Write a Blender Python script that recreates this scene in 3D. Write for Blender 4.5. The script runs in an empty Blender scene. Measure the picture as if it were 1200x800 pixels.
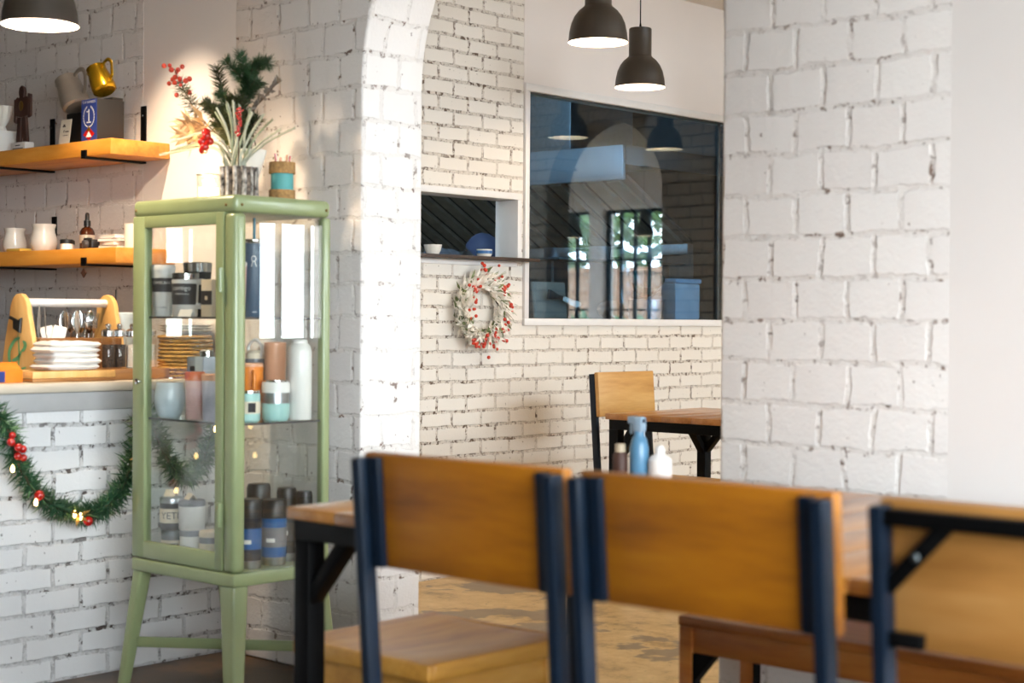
import bpy, bmesh, math, random
from mathutils import Vector, Matrix, Euler
random.seed(7)
PI = math.pi
SC = bpy.context.scene
COL = SC.collection
R = math.radians

def lin(c):
    def f(u):
        u /= 255.0
        return u / 12.92 if u <= 0.04045 else ((u + 0.055) / 1.055) ** 2.4
    return (f(c[0]), f(c[1]), f(c[2]), 1.0)

# ------------------------------------------------------------------ materials
def new_mat(name):
    m = bpy.data.materials.new(name)
    m.use_nodes = True
    nt = m.node_tree
    nt.nodes.clear()
    out = nt.nodes.new('ShaderNodeOutputMaterial')
    b = nt.nodes.new('ShaderNodeBsdfPrincipled')
    nt.links.new(b.outputs[0], out.inputs[0])
    return m, nt, b, out

def nd(nt, typ, **kw):
    n = nt.nodes.new(typ)
    for k, v in kw.items():
        setattr(n, k, v)
    return n

def mth(nt, op, a, b=None, clamp=False):
    n = nd(nt, 'ShaderNodeMath', operation=op, use_clamp=clamp)
    for i, v in enumerate((a, b)):
        if v is None:
            continue
        if hasattr(v, 'is_linked'):
            nt.links.new(v, n.inputs[i])
        else:
            n.inputs[i].default_value = v
    return n.outputs[0]

def ramp(nt, fac, stops):
    n = nd(nt, 'ShaderNodeValToRGB')
    cr = n.color_ramp
    while len(cr.elements) < len(stops):
        cr.elements.new(0.5)
    for e, (p, c) in zip(cr.elements, stops):
        e.position = p
        e.color = c
    nt.links.new(fac, n.inputs[0])
    return n.outputs[0]

def mixc(nt, fac, a, b):
    n = nd(nt, 'ShaderNodeMix', data_type='RGBA')
    for k, v in ((0, fac), (6, a), (7, b)):
        if hasattr(v, 'is_linked'):
            nt.links.new(v, n.inputs[k])
        else:
            n.inputs[k].default_value = v
    return n.outputs[2]

def noise(nt, vec, scale, detail=3, rough=0.5):
    n = nd(nt, 'ShaderNodeTexNoise')
    n.inputs['Scale'].default_value = scale
    n.inputs['Detail'].default_value = detail
    n.inputs['Roughness'].default_value = rough
    if vec is not None:
        nt.links.new(vec, n.inputs['Vector'])
    return n

def bump(nt, b, height, strength=0.5, dist=0.01):
    n = nd(nt, 'ShaderNodeBump')
    n.inputs['Strength'].default_value = strength
    n.inputs['Distance'].default_value = dist
    nt.links.new(height, n.inputs['Height'])
    nt.links.new(n.outputs[0], b.inputs['Normal'])

def plain(name, rgb, rough=0.5, metal=0.0, var=0.06, coat=0.0, scale=14.0, bmp=0.0, spec=None):
    """paint / plastic / metal with a little procedural unevenness"""
    m, nt, b, out = new_mat(name)
    tc = nd(nt, 'ShaderNodeTexCoord')
    n = noise(nt, tc.outputs['Object'], scale, 4)
    c = lin(rgb)
    d = tuple(max(0, v * (1 - 2 * var)) for v in c[:3]) + (1,)
    e = tuple(min(1, v * (1 + var)) for v in c[:3]) + (1,)
    nt.links.new(ramp(nt, n.outputs['Fac'], [(0.3, d), (0.7, e)]), b.inputs['Base Color'])
    b.inputs['Roughness'].default_value = rough
    b.inputs['Metallic'].default_value = metal
    if coat:
        b.inputs['Coat Weight'].default_value = coat
        b.inputs['Coat Roughness'].default_value = 0.08
    if spec is not None:
        b.inputs['Specular IOR Level'].default_value = spec
    if bmp:
        bump(nt, b, n.outputs['Fac'], bmp, 0.004)
    return m

def wood(name, dark, mid, light, axis='X', scale=1.0, rough=0.4, coat=0.15):
    m, nt, b, out = new_mat(name)
    tc = nd(nt, 'ShaderNodeTexCoord')
    mp = nd(nt, 'ShaderNodeMapping')
    s = {'X': (1.2, 9, 9), 'Y': (9, 1.2, 9), 'Z': (9, 9, 1.2)}[axis]
    mp.inputs['Scale'].default_value = tuple(v * scale for v in s)
    nt.links.new(tc.outputs['Object'], mp.inputs[0])
    n1 = noise(nt, mp.outputs[0], 1.6, 5, 0.55)
    n2 = noise(nt, mp.outputs[0], 9.0, 4, 0.6)
    n3 = noise(nt, tc.outputs['Object'], 3.0, 2)
    f = mth(nt, 'ADD', mth(nt, 'MULTIPLY', n1.outputs['Fac'], 0.65), mth(nt, 'MULTIPLY', n2.outputs['Fac'], 0.2))
    f = mth(nt, 'ADD', f, mth(nt, 'MULTIPLY', n3.outputs['Fac'], 0.15))
    c = ramp(nt, f, [(0.34, lin(dark)), (0.5, lin(mid)), (0.66, lin(light))])
    nt.links.new(c, b.inputs['Base Color'])
    b.inputs['Roughness'].default_value = rough
    b.inputs['Coat Weight'].default_value = coat
    b.inputs['Coat Roughness'].default_value = 0.25
    bump(nt, b, n2.outputs['Fac'], 0.12, 0.002)
    return m

def emis(name, rgb, strength):
    m, nt, b, out = new_mat(name)
    b.inputs['Base Color'].default_value = lin(rgb)
    b.inputs['Emission Color'].default_value = lin(rgb)
    b.inputs['Emission Strength'].default_value = strength
    return m

def glass(name, tint=(1, 1, 1), ior=1.5, rough=0.0, spots=0.0):
    """thin clear pane: Fresnel reflection over tinted transmission"""
    m, nt, b, out = new_mat(name)
    nt.nodes.remove(b)
    tr = nd(nt, 'ShaderNodeBsdfTransparent')
    tr.inputs[0].default_value = tuple(tint) + (1,)
    gl = nd(nt, 'ShaderNodeBsdfGlossy')
    gl.inputs['Roughness'].default_value = rough
    gl.inputs['Color'].default_value = (1, 1, 1, 1)
    fr = nd(nt, 'ShaderNodeFresnel')
    fr.inputs['IOR'].default_value = ior
    g = nd(nt, 'ShaderNodeNewGeometry')
    # a pane reflects alike from both faces
    i2 = nd(nt, 'ShaderNodeMix', data_type='FLOAT')
    nt.links.new(g.outputs['Backfacing'], i2.inputs[0])
    i2.inputs[2].default_value = ior
    i2.inputs[3].default_value = 1.0 / ior
    nt.links.new(i2.outputs[0], fr.inputs['IOR'])
    mx = nd(nt, 'ShaderNodeMixShader')
    nt.links.new(fr.outputs[0], mx.inputs[0])
    nt.links.new(tr.outputs[0], mx.inputs[1])
    nt.links.new(gl.outputs[0], mx.inputs[2])
    nt.links.new(mx.outputs[0], out.inputs[0])
    return m

def brick(name, c1, c2, cj, bw, bh, mort, strength, pits=0.5, pitcol=(70, 55, 48), warp=0.018, lumps=0.5, grain=0.2):
    """painted brick laid in running bond, in metres, on upright walls of either direction"""
    m, nt, b, out = new_mat(name)
    tc = nd(nt, 'ShaderNodeTexCoord')
    g = nd(nt, 'ShaderNodeNewGeometry')
    sp = nd(nt, 'ShaderNodeSeparateXYZ'); nt.links.new(tc.outputs['Object'], sp.inputs[0])
    sn = nd(nt, 'ShaderNodeSeparateXYZ'); nt.links.new(g.outputs['True Normal'], sn.inputs[0])
    ax = mth(nt, 'GREATER_THAN', mth(nt, 'ABSOLUTE', sn.outputs[0]), 0.6)
    mu = nd(nt, 'ShaderNodeMix', data_type='FLOAT')
    nt.links.new(ax, mu.inputs[0]); nt.links.new(sp.outputs[0], mu.inputs[2]); nt.links.new(sp.outputs[1], mu.inputs[3])
    cb = nd(nt, 'ShaderNodeCombineXYZ')
    nt.links.new(mu.outputs[0], cb.inputs[0]); nt.links.new(sp.outputs[2], cb.inputs[1])
    nw = noise(nt, tc.outputs['Object'], 7.0, 2)
    vs = nd(nt, 'ShaderNodeVectorMath', operation='SUBTRACT'); nt.links.new(nw.outputs['Color'], vs.inputs[0]); vs.inputs[1].default_value = (0.5, 0.5, 0.5)
    vm = nd(nt, 'ShaderNodeVectorMath', operation='SCALE'); nt.links.new(vs.outputs[0], vm.inputs[0]); vm.inputs['Scale'].default_value = warp
    nw2 = noise(nt, tc.outputs['Object'], 45.0, 2)
    vs2 = nd(nt, 'ShaderNodeVectorMath', operation='SUBTRACT'); nt.links.new(nw2.outputs['Color'], vs2.inputs[0]); vs2.inputs[1].default_value = (0.5, 0.5, 0.5)
    vm2 = nd(nt, 'ShaderNodeVectorMath', operation='SCALE'); nt.links.new(vs2.outputs[0], vm2.inputs[0]); vm2.inputs['Scale'].default_value = warp * 0.45
    va = nd(nt, 'ShaderNodeVectorMath', operation='ADD'); nt.links.new(cb.outputs[0], va.inputs[0]); nt.links.new(vm.outputs[0], va.inputs[1])
    vb = nd(nt, 'ShaderNodeVectorMath', operation='ADD'); nt.links.new(va.outputs[0], vb.inputs[0]); nt.links.new(vm2.outputs[0], vb.inputs[1])
    bt = nd(nt, 'ShaderNodeTexBrick', offset=0.5)
    bt.inputs['Scale'].default_value = 1.0
    bt.inputs['Brick Width'].default_value = bw
    bt.inputs['Row Height'].default_value = bh
    bt.inputs['Mortar Size'].default_value = mort
    bt.inputs['Mortar Smooth'].default_value = 0.55
    bt.inputs['Bias'].default_value = 0.0
    bt.inputs['Color1'].default_value = lin(c1)
    bt.inputs['Color2'].default_value = lin(c2)
    bt.inputs['Mortar'].default_value = lin(cj)
    nt.links.new(vb.outputs[0], bt.inputs['Vector'])
    fac = bt.outputs['Fac']
    nb = noise(nt, tc.outputs['Object'], 16.0, 4, 0.55)
    nf = noise(nt, tc.outputs['Object'], 95.0, 3, 0.6)
    # chips: small dark holes in the joints where the paint never reached
    np_ = noise(nt, tc.outputs['Object'], 38.0, 4, 0.7)
    hole = mth(nt, 'MULTIPLY', mth(nt, 'GREATER_THAN', np_.outputs['Fac'], 0.5 + 0.16 * (1 - pits)), mth(nt, 'GREATER_THAN', fac, 0.25))
    nl = noise(nt, tc.outputs['Object'], 5.0, 2)
    hole = mth(nt, 'MULTIPLY', hole, mth(nt, 'MULTIPLY', mth(nt, 'SUBTRACT', nl.outputs['Fac'], 0.28), 3.0, True), True)
    spk = mth(nt, 'GREATER_THAN', noise(nt, tc.outputs['Object'], 60.0, 2).outputs['Fac'], 0.745)
    hole = mth(nt, 'MAXIMUM', hole, mth(nt, 'MULTIPLY', spk, 0.8))
    # sandy grain of the mortar
    gr = mth(nt, 'MULTIPLY', mth(nt, 'GREATER_THAN', noise(nt, tc.outputs['Object'], 150.0, 2, 0.7).outputs['Fac'], 0.53), mth(nt, 'MULTIPLY', mth(nt, 'GREATER_THAN', fac, 0.12), grain))
    hole = mth(nt, 'MAXIMUM', hole, mth(nt, 'MULTIPLY', gr, 0.6))
    # thin broken crack along the edge of the brick
    ed = mth(nt, 'MULTIPLY', mth(nt, 'GREATER_THAN', fac, 0.06), mth(nt, 'LESS_THAN', fac, 0.38))
    ed = mth(nt, 'MULTIPLY', ed, mth(nt, 'GREATER_THAN', noise(nt, tc.outputs['Object'], 19.0, 3, 0.6).outputs['Fac'], 0.535))
    hole = mth(nt, 'MAXIMUM', hole, mth(nt, 'MULTIPLY', ed, 0.75 * pits))
    col = mixc(nt, hole, bt.outputs['Color'], lin(pitcol))
    nt.links.new(col, b.inputs['Base Color'])
    # relief: recessed joints with lumpy paint, soft hollows across the brick faces
    jd = mth(nt, 'MULTIPLY', fac, mth(nt, 'ADD', mth(nt, 'MULTIPLY', nb.outputs['Fac'], 4.4), -1.55))
    h = mth(nt, 'MULTIPLY', jd, -1.0)
    h = mth(nt, 'ADD', h, mth(nt, 'MULTIPLY', nb.outputs['Fac'], lumps * 0.5))
    h = mth(nt, 'ADD', h, mth(nt, 'MULTIPLY', nf.outputs['Fac'], lumps * 0.22))
    h = mth(nt, 'SUBTRACT', h, mth(nt, 'MULTIPLY', hole, 0.5))
    bump(nt, b, h, strength, 0.012)
    b.inputs['Roughness'].default_value = 0.5
    b.inputs['Specular IOR Level'].default_value = 0.35
    return m

# ------------------------------------------------------------------ mesh builder
class MB:
    def __init__(s):
        s.bm = bmesh.new()
        s.T = Matrix.Identity(4)
        s.mi = 0
    def _fin(s, vs, fs):
        for f in fs:
            f.material_index = s.mi
            f.smooth = True
        for v in vs:
            v.co = s.T @ v.co
    def box(s, x0, x1, y0, y1, z0, z1, bev=0.0, seg=2):
        vs = [s.bm.verts.new((x, y, z)) for x in (x0, x1) for y in (y0, y1) for z in (z0, z1)]
        q = [(0, 1, 3, 2), (4, 6, 7, 5), (0, 4, 5, 1), (2, 3, 7, 6), (0, 2, 6, 4), (1, 5, 7, 3)]
        fs = [s.bm.faces.new([vs[i] for i in f]) for f in q]
        if bev > 0:
            es = list({e for f in fs for e in f.edges})
            r = bmesh.ops.bevel(s.bm, geom=es, offset=bev, segments=seg, affect='EDGES', profile=0.5)
            fs = list({f for f in fs if f.is_valid} | set(r['faces']))
            vs = list({v for f in fs for v in f.verts})
        s._fin(vs, fs)
        return s
    def prism(s, poly, axis, a0, a1, bev=0.0, seg=2):
        """2-D outline swept along an axis: axis 'Y' takes (x,z), 'X' takes (y,z), 'Z' takes (x,y)"""
        def P(p, a):
            return {'Y': (p[0], a, p[1]), 'X': (a, p[0], p[1]), 'Z': (p[0], p[1], a)}[axis]
        A = [s.bm.verts.new(P(p, a0)) for p in poly]
        B = [s.bm.verts.new(P(p, a1)) for p in poly]
        n = len(poly)
        fs = [s.bm.faces.new(A), s.bm.faces.new(B[::-1])]
        for i in range(n):
            fs.append(s.bm.faces.new((A[i], B[i], B[(i + 1) % n], A[(i + 1) % n])))
        bmesh.ops.recalc_face_normals(s.bm, faces=fs)
        vs = A + B
        if bev > 0:
            es = list({e for e in set(fs[0].edges) | set(fs[1].edges)})
            r = bmesh.ops.bevel(s.bm, geom=es, offset=bev, segments=seg, affect='EDGES', profile=0.5)
            fs = list({f for f in fs if f.is_valid} | set(r['faces']))
            vs = list({v for f in fs for v in f.verts})
        s._fin(vs, fs)
        return s
    def lathe(s, prof, c=(0, 0, 0), seg=28, cap0=True, cap1=True):
        rings, vs, fs = [], [], []
        for r, z in prof:
            ring = [s.bm.verts.new((c[0] + r * math.cos(2 * PI * k / seg), c[1] + r * math.sin(2 * PI * k / seg), c[2] + z)) for k in range(seg)]
            rings.append(ring); vs += ring
        for a, b in zip(rings, rings[1:]):
            for k in range(seg):
                fs.append(s.bm.faces.new((a[k], a[(k + 1) % seg], b[(k + 1) % seg], b[k])))
        if cap0: fs.append(s.bm.faces.new(rings[0][::-1]))
        if cap1: fs.append(s.bm.faces.new(rings[-1]))
        s._fin(vs, fs)
        return s
    def tube(s, pts, r, seg=10, closed=False, caps=True, flat=None):
        pts = [Vector(p) for p in pts]
        n = len(pts)
        rr = r if isinstance(r, (list, tuple)) else [r] * n
        rings, vs, fs = [], [], []
        up = None
        for i, p in enumerate(pts):
            if closed:
                t = pts[(i + 1) % n] - pts[i - 1]
            else:
                t = pts[min(i + 1, n - 1)] - pts[max(i - 1, 0)]
            t.normalize()
            if up is None:
                up = Vector((0, 0, 1)) if abs(t.z) < 0.9 else Vector((0, 1, 0))
            u = t.cross(up)
            if u.length < 1e-6:
                u = t.orthogonal()
            u.normalize()
            w = u.cross(t); up = w
            fl = flat if flat else 1.0
            ring = [s.bm.verts.new(p + (u * math.cos(2 * PI * k / seg) + w * fl * math.sin(2 * PI * k / seg)) * rr[i]) for k in range(seg)]
            rings.append(ring); vs += ring
        pairs = list(zip(rings, rings[1:])) + ([(rings[-1], rings[0])] if closed else [])
        for a, b in pairs:
            for k in range(seg):
                fs.append(s.bm.faces.new((a[k], a[(k + 1) % seg], b[(k + 1) % seg], b[k])))
        if caps and not closed:
            fs.append(s.bm.faces.new(rings[0][::-1])); fs.append(s.bm.faces.new(rings[-1]))
        bmesh.ops.recalc_face_normals(s.bm, faces=fs)
        s._fin(vs, fs)
        return s
    def bar(s, p0, p1, w, d, bev=0.0, side=(0, 0, 1)):
        """square bar from p0 to p1, w across 'side', d along the other direction"""
        p0, p1 = Vector(p0), Vector(p1)
        t = (p1 - p0); L = t.length; t.normalize()
        sd = Vector(side); u = t.cross(sd)
        if u.length < 1e-5:
            u = t.orthogonal()
        u.normalize(); w2 = u.cross(t)
        M4 = Matrix((( u.x, w2.x, t.x, p0.x), (u.y, w2.y, t.y, p0.y), (u.z, w2.z, t.z, p0.z), (0, 0, 0, 1)))
        T0 = s.T
        s.T = T0 @ M4
        s.box(-w / 2, w / 2, -d / 2, d / 2, 0, L, bev)
        s.T = T0
        return s
    def ball(s, c, r, sc=(1, 1, 1), u=14, v=9):
        r0 = bmesh.ops.create_uvsphere(s.bm, u_segments=u, v_segments=v, radius=r)
        vs = r0['verts']
        for q in vs:
            q.co = Vector((q.co.x * sc[0] + c[0], q.co.y * sc[1] + c[1], q.co.z * sc[2] + c[2]))
        s._fin(vs, list({f for q in vs for f in q.link_faces}))
        return s
    def blade(s, p, d, L, w, bend=0.0):
        """thin pointed leaf or needle"""
        p, d = Vector(p), Vector(d).normalized()
        u = d.cross(Vector((random.uniform(-1, 1), random.uniform(-1, 1), random.uniform(-1, 1))))
        if u.length < 1e-4:
            u = d.orthogonal()
        u.normalize(); n = u.cross(d)
        a = p + d * L * 0.45 + n * bend * L
        vs = [s.bm.verts.new(q) for q in (p - u * w * 0.25, a - u * w * 0.5, p + d * L, a + u * w * 0.5, p + u * w * 0.25)]
        s._fin(vs, [s.bm.faces.new(vs)])
        return s
    def grid(s, fn, nu, nv, closed_u=False):
        g = [[s.bm.verts.new(fn(i / (nu if closed_u else nu - 1), j / (nv - 1))) for j in range(nv)] for i in range(nu)]
        fs = []
        for i in range(nu if closed_u else nu - 1):
            for j in range(nv - 1):
                k = (i + 1) % nu
                fs.append(s.bm.faces.new((g[i][j], g[k][j], g[k][j + 1], g[i][j + 1])))
        s._fin([v for r in g for v in r], fs)
        return s
    def text(s, body, size, fn, ext=0.0):
        """flat lettering; fn maps (u, v) in metres, origin at the centre of the line, to a point"""
        cu = bpy.data.curves.new('lettering', 'FONT')
        cu.body = body; cu.size = size; cu.align_x = 'CENTER'; cu.align_y = 'CENTER'
        cu.resolution_u = 2
        to = bpy.data.objects.new('lettering', cu)
        COL.objects.link(to)
        dg = bpy.context.evaluated_depsgraph_get()
        me = bpy.data.meshes.new_from_object(to.evaluated_get(dg))
        vs = [s.bm.verts.new(fn(v.co.x, v.co.y)) for v in me.vertices]
        fs = []
        for p in me.polygons:
            try:
                fs.append(s.bm.faces.new([vs[i] for i in p.vertices]))
            except ValueError:
                pass
        bpy.data.objects.remove(to); bpy.data.curves.remove(cu); bpy.data.meshes.remove(me)
        s._fin(vs, fs)
        return s
    def build(s, name, mat, parent=None, angle=38, loc=None):
        me = bpy.data.meshes.new(name)
        s.bm.normal_update()
        s.bm.to_mesh(me); s.bm.free()
        try:
            me.set_sharp_from_angle(angle=R(angle))
        except Exception:
            pass
        for m in (mat if isinstance(mat, (list, tuple)) else [mat]):
            me.materials.append(m)
        o = bpy.data.objects.new(name, me)
        COL.objects.link(o)
        if parent is not None:
            o.parent = parent
        if loc is not None:
            o.location = loc
        return o

def tag(o, label=None, cat=None, group=None, kind=None):
    if label: o['label'] = label
    if cat: o['category'] = cat
    if group: o['group'] = group
    if kind: o['kind'] = kind
    return o

def thing(name, label, cat, loc=(0, 0, 0), rz=0.0, group=None, rot=None):
    o = bpy.data.objects.new(name, None)
    o.empty_display_size = 0.05
    COL.objects.link(o)
    o.location = loc
    o.rotation_euler = rot if rot else (0, 0, rz)
    return tag(o, label, cat, group)

def struct(o):
    o['kind'] = 'structure'
    return o

KIDS = {}
def copy_tree(o, parent=None):
    c = o.copy()
    COL.objects.link(c)
    if parent is not None:
        c.parent = parent
    for ch in list(o.children):
        copy_tree(ch, c)
    return c

def dup(o, loc, rz=None, label=None, group=None, rot=None):
    c = copy_tree(o)
    c.location = loc
    if rz is not None: c.rotation_euler = (0, 0, rz)
    if rot is not None: c.rotation_euler = rot
    if label: c['label'] = label
    if group: c['group'] = group
    return c

def spline(pts, n=12):
    """Catmull-Rom through the points"""
    P = [Vector(p) for p in pts]
    P = [P[0] * 2 - P[1]] + P + [P[-1] * 2 - P[-2]]
    out = []
    for i in range(1, len(P) - 2):
        for k in range(n):
            t = k / n
            a, b, c, d = P[i - 1], P[i], P[i + 1], P[i + 2]
            out.append(0.5 * ((2 * b) + (c - a) * t + (2 * a - 5 * b + 4 * c - d) * t * t + (3 * b - a - 3 * c + d) * t ** 3))
    out.append(P[-2])
    return out

def cyl_map(r, z, ang, c=(0, 0)):
    """lettering wrapped round an upright cup; ang is the direction it faces"""
    def fn(u, v):
        a = ang + u / r
        return (c[0] + r * math.cos(a), c[1] + r * math.sin(a), z + v)
    return fn

def band(r0, z0, r1, z1, off=0.0006, a0=0, a1=2 * PI, n=28):
    """open skin laid just over a cup wall, for labels and stripes"""
    m = MB()
    def fn(u, v):
        a = a0 + (a1 - a0) * u
        r = r0 + (r1 - r0) * v + off
        return (r * math.cos(a), r * math.sin(a), z0 + (z1 - z0) * v)
    m.grid(fn, n, 2)
    return m

CAMDIR = math.atan2(-0.74, 0.67)      # the way labels on packaging face: out of the room corner

# ------------------------------------------------------------------ palette
M = {}
M['brick_near'] = brick('painted_block_white', (222, 215, 211), (227, 221, 217), (218, 211, 206), 0.148, 0.104, 0.009, 0.36, pits=0.46, pitcol=(122, 102, 92), warp=0.030, lumps=1.5, grain=0.0)
M['brick_far'] = brick('painted_brick_cream', (222, 214, 204), (227, 220, 211), (216, 206, 195), 0.188, 0.0665, 0.0085, 0.50, pits=0.75, pitcol=(104, 86, 72), warp=0.013, lumps=0.5, grain=0.34)
M['brick_counter'] = brick('painted_brick_white', (214, 212, 212), (220, 218, 218), (205, 203, 203), 0.20, 0.073, 0.008, 0.55, pits=0.6, pitcol=(78, 68, 64), warp=0.016, lumps=0.5, grain=0.25)
M['brick_brown'] = brick('bare_brick_tan', (176, 160, 140), (164, 146, 126), (130, 118, 104), 0.2, 0.08, 0.009, 0.8, pits=0.4)
M['plaster'] = plain('plaster_white', (226, 219, 215), 0.6, var=0.012, scale=3, bmp=0.03)
M['plaster_far'] = plain('plaster_pale', (228, 219, 214), 0.6, var=0.01, scale=3, bmp=0.03)
M['ceiling'] = plain('ceiling_paint', (226, 222, 218), 0.7, var=0.01)
M['trim'] = plain('trim_white', (226, 222, 220), 0.4, var=0.015)
M['green'] = plain('sage_enamel', (140, 151, 108), 0.34, var=0.02, coat=0.2)
M['steel'] = plain('brushed_steel', (170, 174, 178), 0.3, 1.0, var=0.06, scale=40)
M['steel_dark'] = plain('dull_steel', (96, 100, 102), 0.38, 1.0, var=0.1, scale=20)
M['chrome'] = plain('bright_steel', (205, 205, 205), 0.14, 1.0, var=0.03)
M['black'] = plain('black_steel', (4, 4, 5), 0.55, 0.0, var=0.15, spec=0.14)
M['navy'] = plain('blue_black_steel', (8, 22, 37), 0.42, 0.0, var=0.12, spec=0.3)
M['blackp'] = plain('black_plastic', (28, 27, 27), 0.4)
M['board'] = plain('black_board', (26, 22, 20), 0.6)
M['white_cer'] = plain('white_ceramic', (232, 226, 216), 0.18, var=0.02, coat=0.3)
M['white_p'] = plain('white_plastic', (232, 228, 224), 0.35, var=0.02)
M['paper'] = plain('white_paper', (236, 232, 226), 0.8, var=0.02)
M['cream'] = plain('cream_card', (226, 212, 190), 0.8, var=0.03)
M['shade'] = plain('dark_bronze_paint', (62, 54, 46), 0.42, var=0.05)
M['shade_in'] = plain('shade_white_lining', (244, 240, 232), 0.5, var=0.0)
M['amber'] = plain('amber_bottle', (84, 36, 14), 0.12, coat=0.4)
M['gold'] = plain('gold_metal', (206, 160, 34), 0.24, 0.85, var=0.04)
M['orange'] = plain('orange_plastic', (232, 132, 40), 0.4)
M['peach'] = plain('peach_enamel', (226, 166, 132), 0.35)
M['coral'] = plain('coral_lid', (216, 112, 72), 0.4)
M['pink'] = plain('pink_enamel', (222, 180, 174), 0.4)
M['lilac'] = plain('lilac_enamel', (196, 192, 206), 0.4)
M['iceblue'] = plain('ice_blue_enamel', (192, 208, 216), 0.3, coat=0.2)
M['teal'] = plain('pale_teal_enamel', (164, 206, 202), 0.35)
M['tealdk'] = plain('teal_paint', (84, 156, 156), 0.6)
M['bluebottle'] = plain('slate_blue_powder_coat', (58, 84, 108), 0.45, coat=0.15)
M['bluemug'] = plain('bright_blue_enamel', (26, 92, 152), 0.3, coat=0.3)
M['grey'] = plain('mid_grey_print', (120, 120, 126), 0.5)
M['greydk'] = plain('charcoal_print', (62, 60, 62), 0.5)
M['bluebox'] = plain('royal_blue_print', (40, 60, 132), 0.5)
M['red'] = plain('glossy_red', (178, 26, 20), 0.22, coat=0.4)
M['berry'] = plain('orange_red_berry', (202, 56, 30), 0.3, coat=0.25)
M['brown'] = plain('dark_brown_print', (70, 42, 32), 0.6)
M['pine'] = plain('pine_green', (46, 58, 18), 0.6, var=0.3)
M['pine_lt'] = plain('pine_tip_green', (78, 104, 58), 0.6, var=0.25)
M['frost'] = plain('frosted_twig', (188, 190, 170), 0.8, var=0.1)
M['frost_gr'] = plain('frosted_green', (150, 158, 132), 0.8, var=0.15)
M['twig'] = plain('twig_brown', (92, 70, 50), 0.8, var=0.2)
M['dried'] = plain('dried_flower_tan', (206, 172, 132), 0.8, var=0.1)
M['euc'] = plain('dusty_leaf', (122, 116, 112), 0.7, var=0.2)
M['jute'] = plain('jute_twine', (172, 132, 84), 0.9, var=0.2, scale=90, bmp=0.6)
M['wicker'] = plain('woven_straw', (186, 144, 74), 0.8, var=0.3, scale=70, bmp=0.6)
M['glass'] = glass('clear_glass', (0.97, 0.98, 0.97))
M['shelfglass'] = glass('shelf_glass', (0.86, 0.92, 0.90))
M['kglass'] = glass('window_glass_cool', (0.66, 0.80, 0.90), ior=1.75)
M['chairwood'] = wood('amber_beech', (112, 60, 5), (152, 90, 9), (170, 108, 17), 'X', 1.0, 0.45, 0.06)
M['chairwood_y'] = wood('pale_oak', (176, 124, 60), (202, 152, 84), (216, 170, 104), 'X', 1.0, 0.5, 0.05)
M['tablewood'] = wood('table_elm', (138, 84, 34), (180, 120, 56), (198, 142, 80), 'Y', 1.0, 0.28, 0.4)
M['stoolwood'] = wood('stool_beech', (152, 98, 32), (190, 134, 54), (206, 154, 74), 'Y', 1.0, 0.42, 0.08)
M['benchwood'] = wood('bench_pine', (128, 66, 22), (168, 96, 36), (186, 118, 52), 'X', 1.0, 0.45, 0.1)
M['shelfwood'] = wood('shelf_pine', (164, 96, 26), (204, 132, 46), (222, 156, 70), 'X', 0.8, 0.42, 0.15)
M['caddywood'] = wood('caddy_pine', (206, 152, 84), (226, 178, 108), (236, 196, 134), 'Z', 0.9, 0.5, 0.05)
M['traywood'] = wood('acacia_tray', (104, 66, 30), (140, 94, 48), (164, 116, 62), 'Y', 1.0, 0.45, 0.1)
M['worktop'] = plain('worktop_laminate', (206, 192, 174), 0.35, var=0.03)
M['apron'] = plain('apron_grey_paint', (176, 174, 174), 0.5, var=0.03)
M['skin'] = plain('skin', (150, 104, 80), 0.5, var=0.04)
M['cap'] = plain('blue_cotton', (5, 22, 52), 0.8, var=0.08, scale=60)
M['shirt'] = plain('dark_cotton', (40, 44, 52), 0.85, var=0.08)
M['hair'] = plain('black_hair', (20, 16, 14), 0.5, var=0.2)

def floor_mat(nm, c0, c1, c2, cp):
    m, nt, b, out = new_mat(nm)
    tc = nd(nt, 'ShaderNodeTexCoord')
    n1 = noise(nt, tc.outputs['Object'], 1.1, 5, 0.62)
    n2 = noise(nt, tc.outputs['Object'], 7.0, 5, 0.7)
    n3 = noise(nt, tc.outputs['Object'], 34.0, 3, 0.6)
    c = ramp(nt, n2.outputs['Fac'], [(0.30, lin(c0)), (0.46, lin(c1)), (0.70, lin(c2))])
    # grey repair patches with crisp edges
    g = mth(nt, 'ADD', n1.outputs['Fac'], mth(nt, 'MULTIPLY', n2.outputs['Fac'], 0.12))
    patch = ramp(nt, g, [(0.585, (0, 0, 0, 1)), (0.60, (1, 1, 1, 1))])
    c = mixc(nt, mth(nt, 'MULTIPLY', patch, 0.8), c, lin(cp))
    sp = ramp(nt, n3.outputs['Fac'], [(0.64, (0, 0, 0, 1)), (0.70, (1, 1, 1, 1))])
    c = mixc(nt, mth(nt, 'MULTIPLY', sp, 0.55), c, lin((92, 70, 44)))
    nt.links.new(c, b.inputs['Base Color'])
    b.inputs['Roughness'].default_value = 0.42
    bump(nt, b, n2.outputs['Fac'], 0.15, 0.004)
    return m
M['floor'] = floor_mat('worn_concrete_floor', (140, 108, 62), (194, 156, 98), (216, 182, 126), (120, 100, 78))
M['floor_dark'] = floor_mat('dark_concrete_floor', (48, 34, 20), (76, 54, 31), (98, 72, 42), (58, 46, 34))  # front room concrete, darker brown than the floor behind the arch

M['drab'] = plain('dark_unseen_wall', (104, 90, 78), 0.8, var=0.03)  # unseen walls coloured dark to dim the reflections in the cabinet door
M['chairwood_lit'] = wood('lit_beech', (142, 92, 38), (172, 118, 58), (190, 138, 78), 'X', 1.0, 0.5, 0.05)  # chair wood lightened, standing in for the light on the right-hand chair
M['jugsteel'] = plain('jug_steel', (178, 166, 152), 0.33, 0.55, var=0.04)
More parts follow.
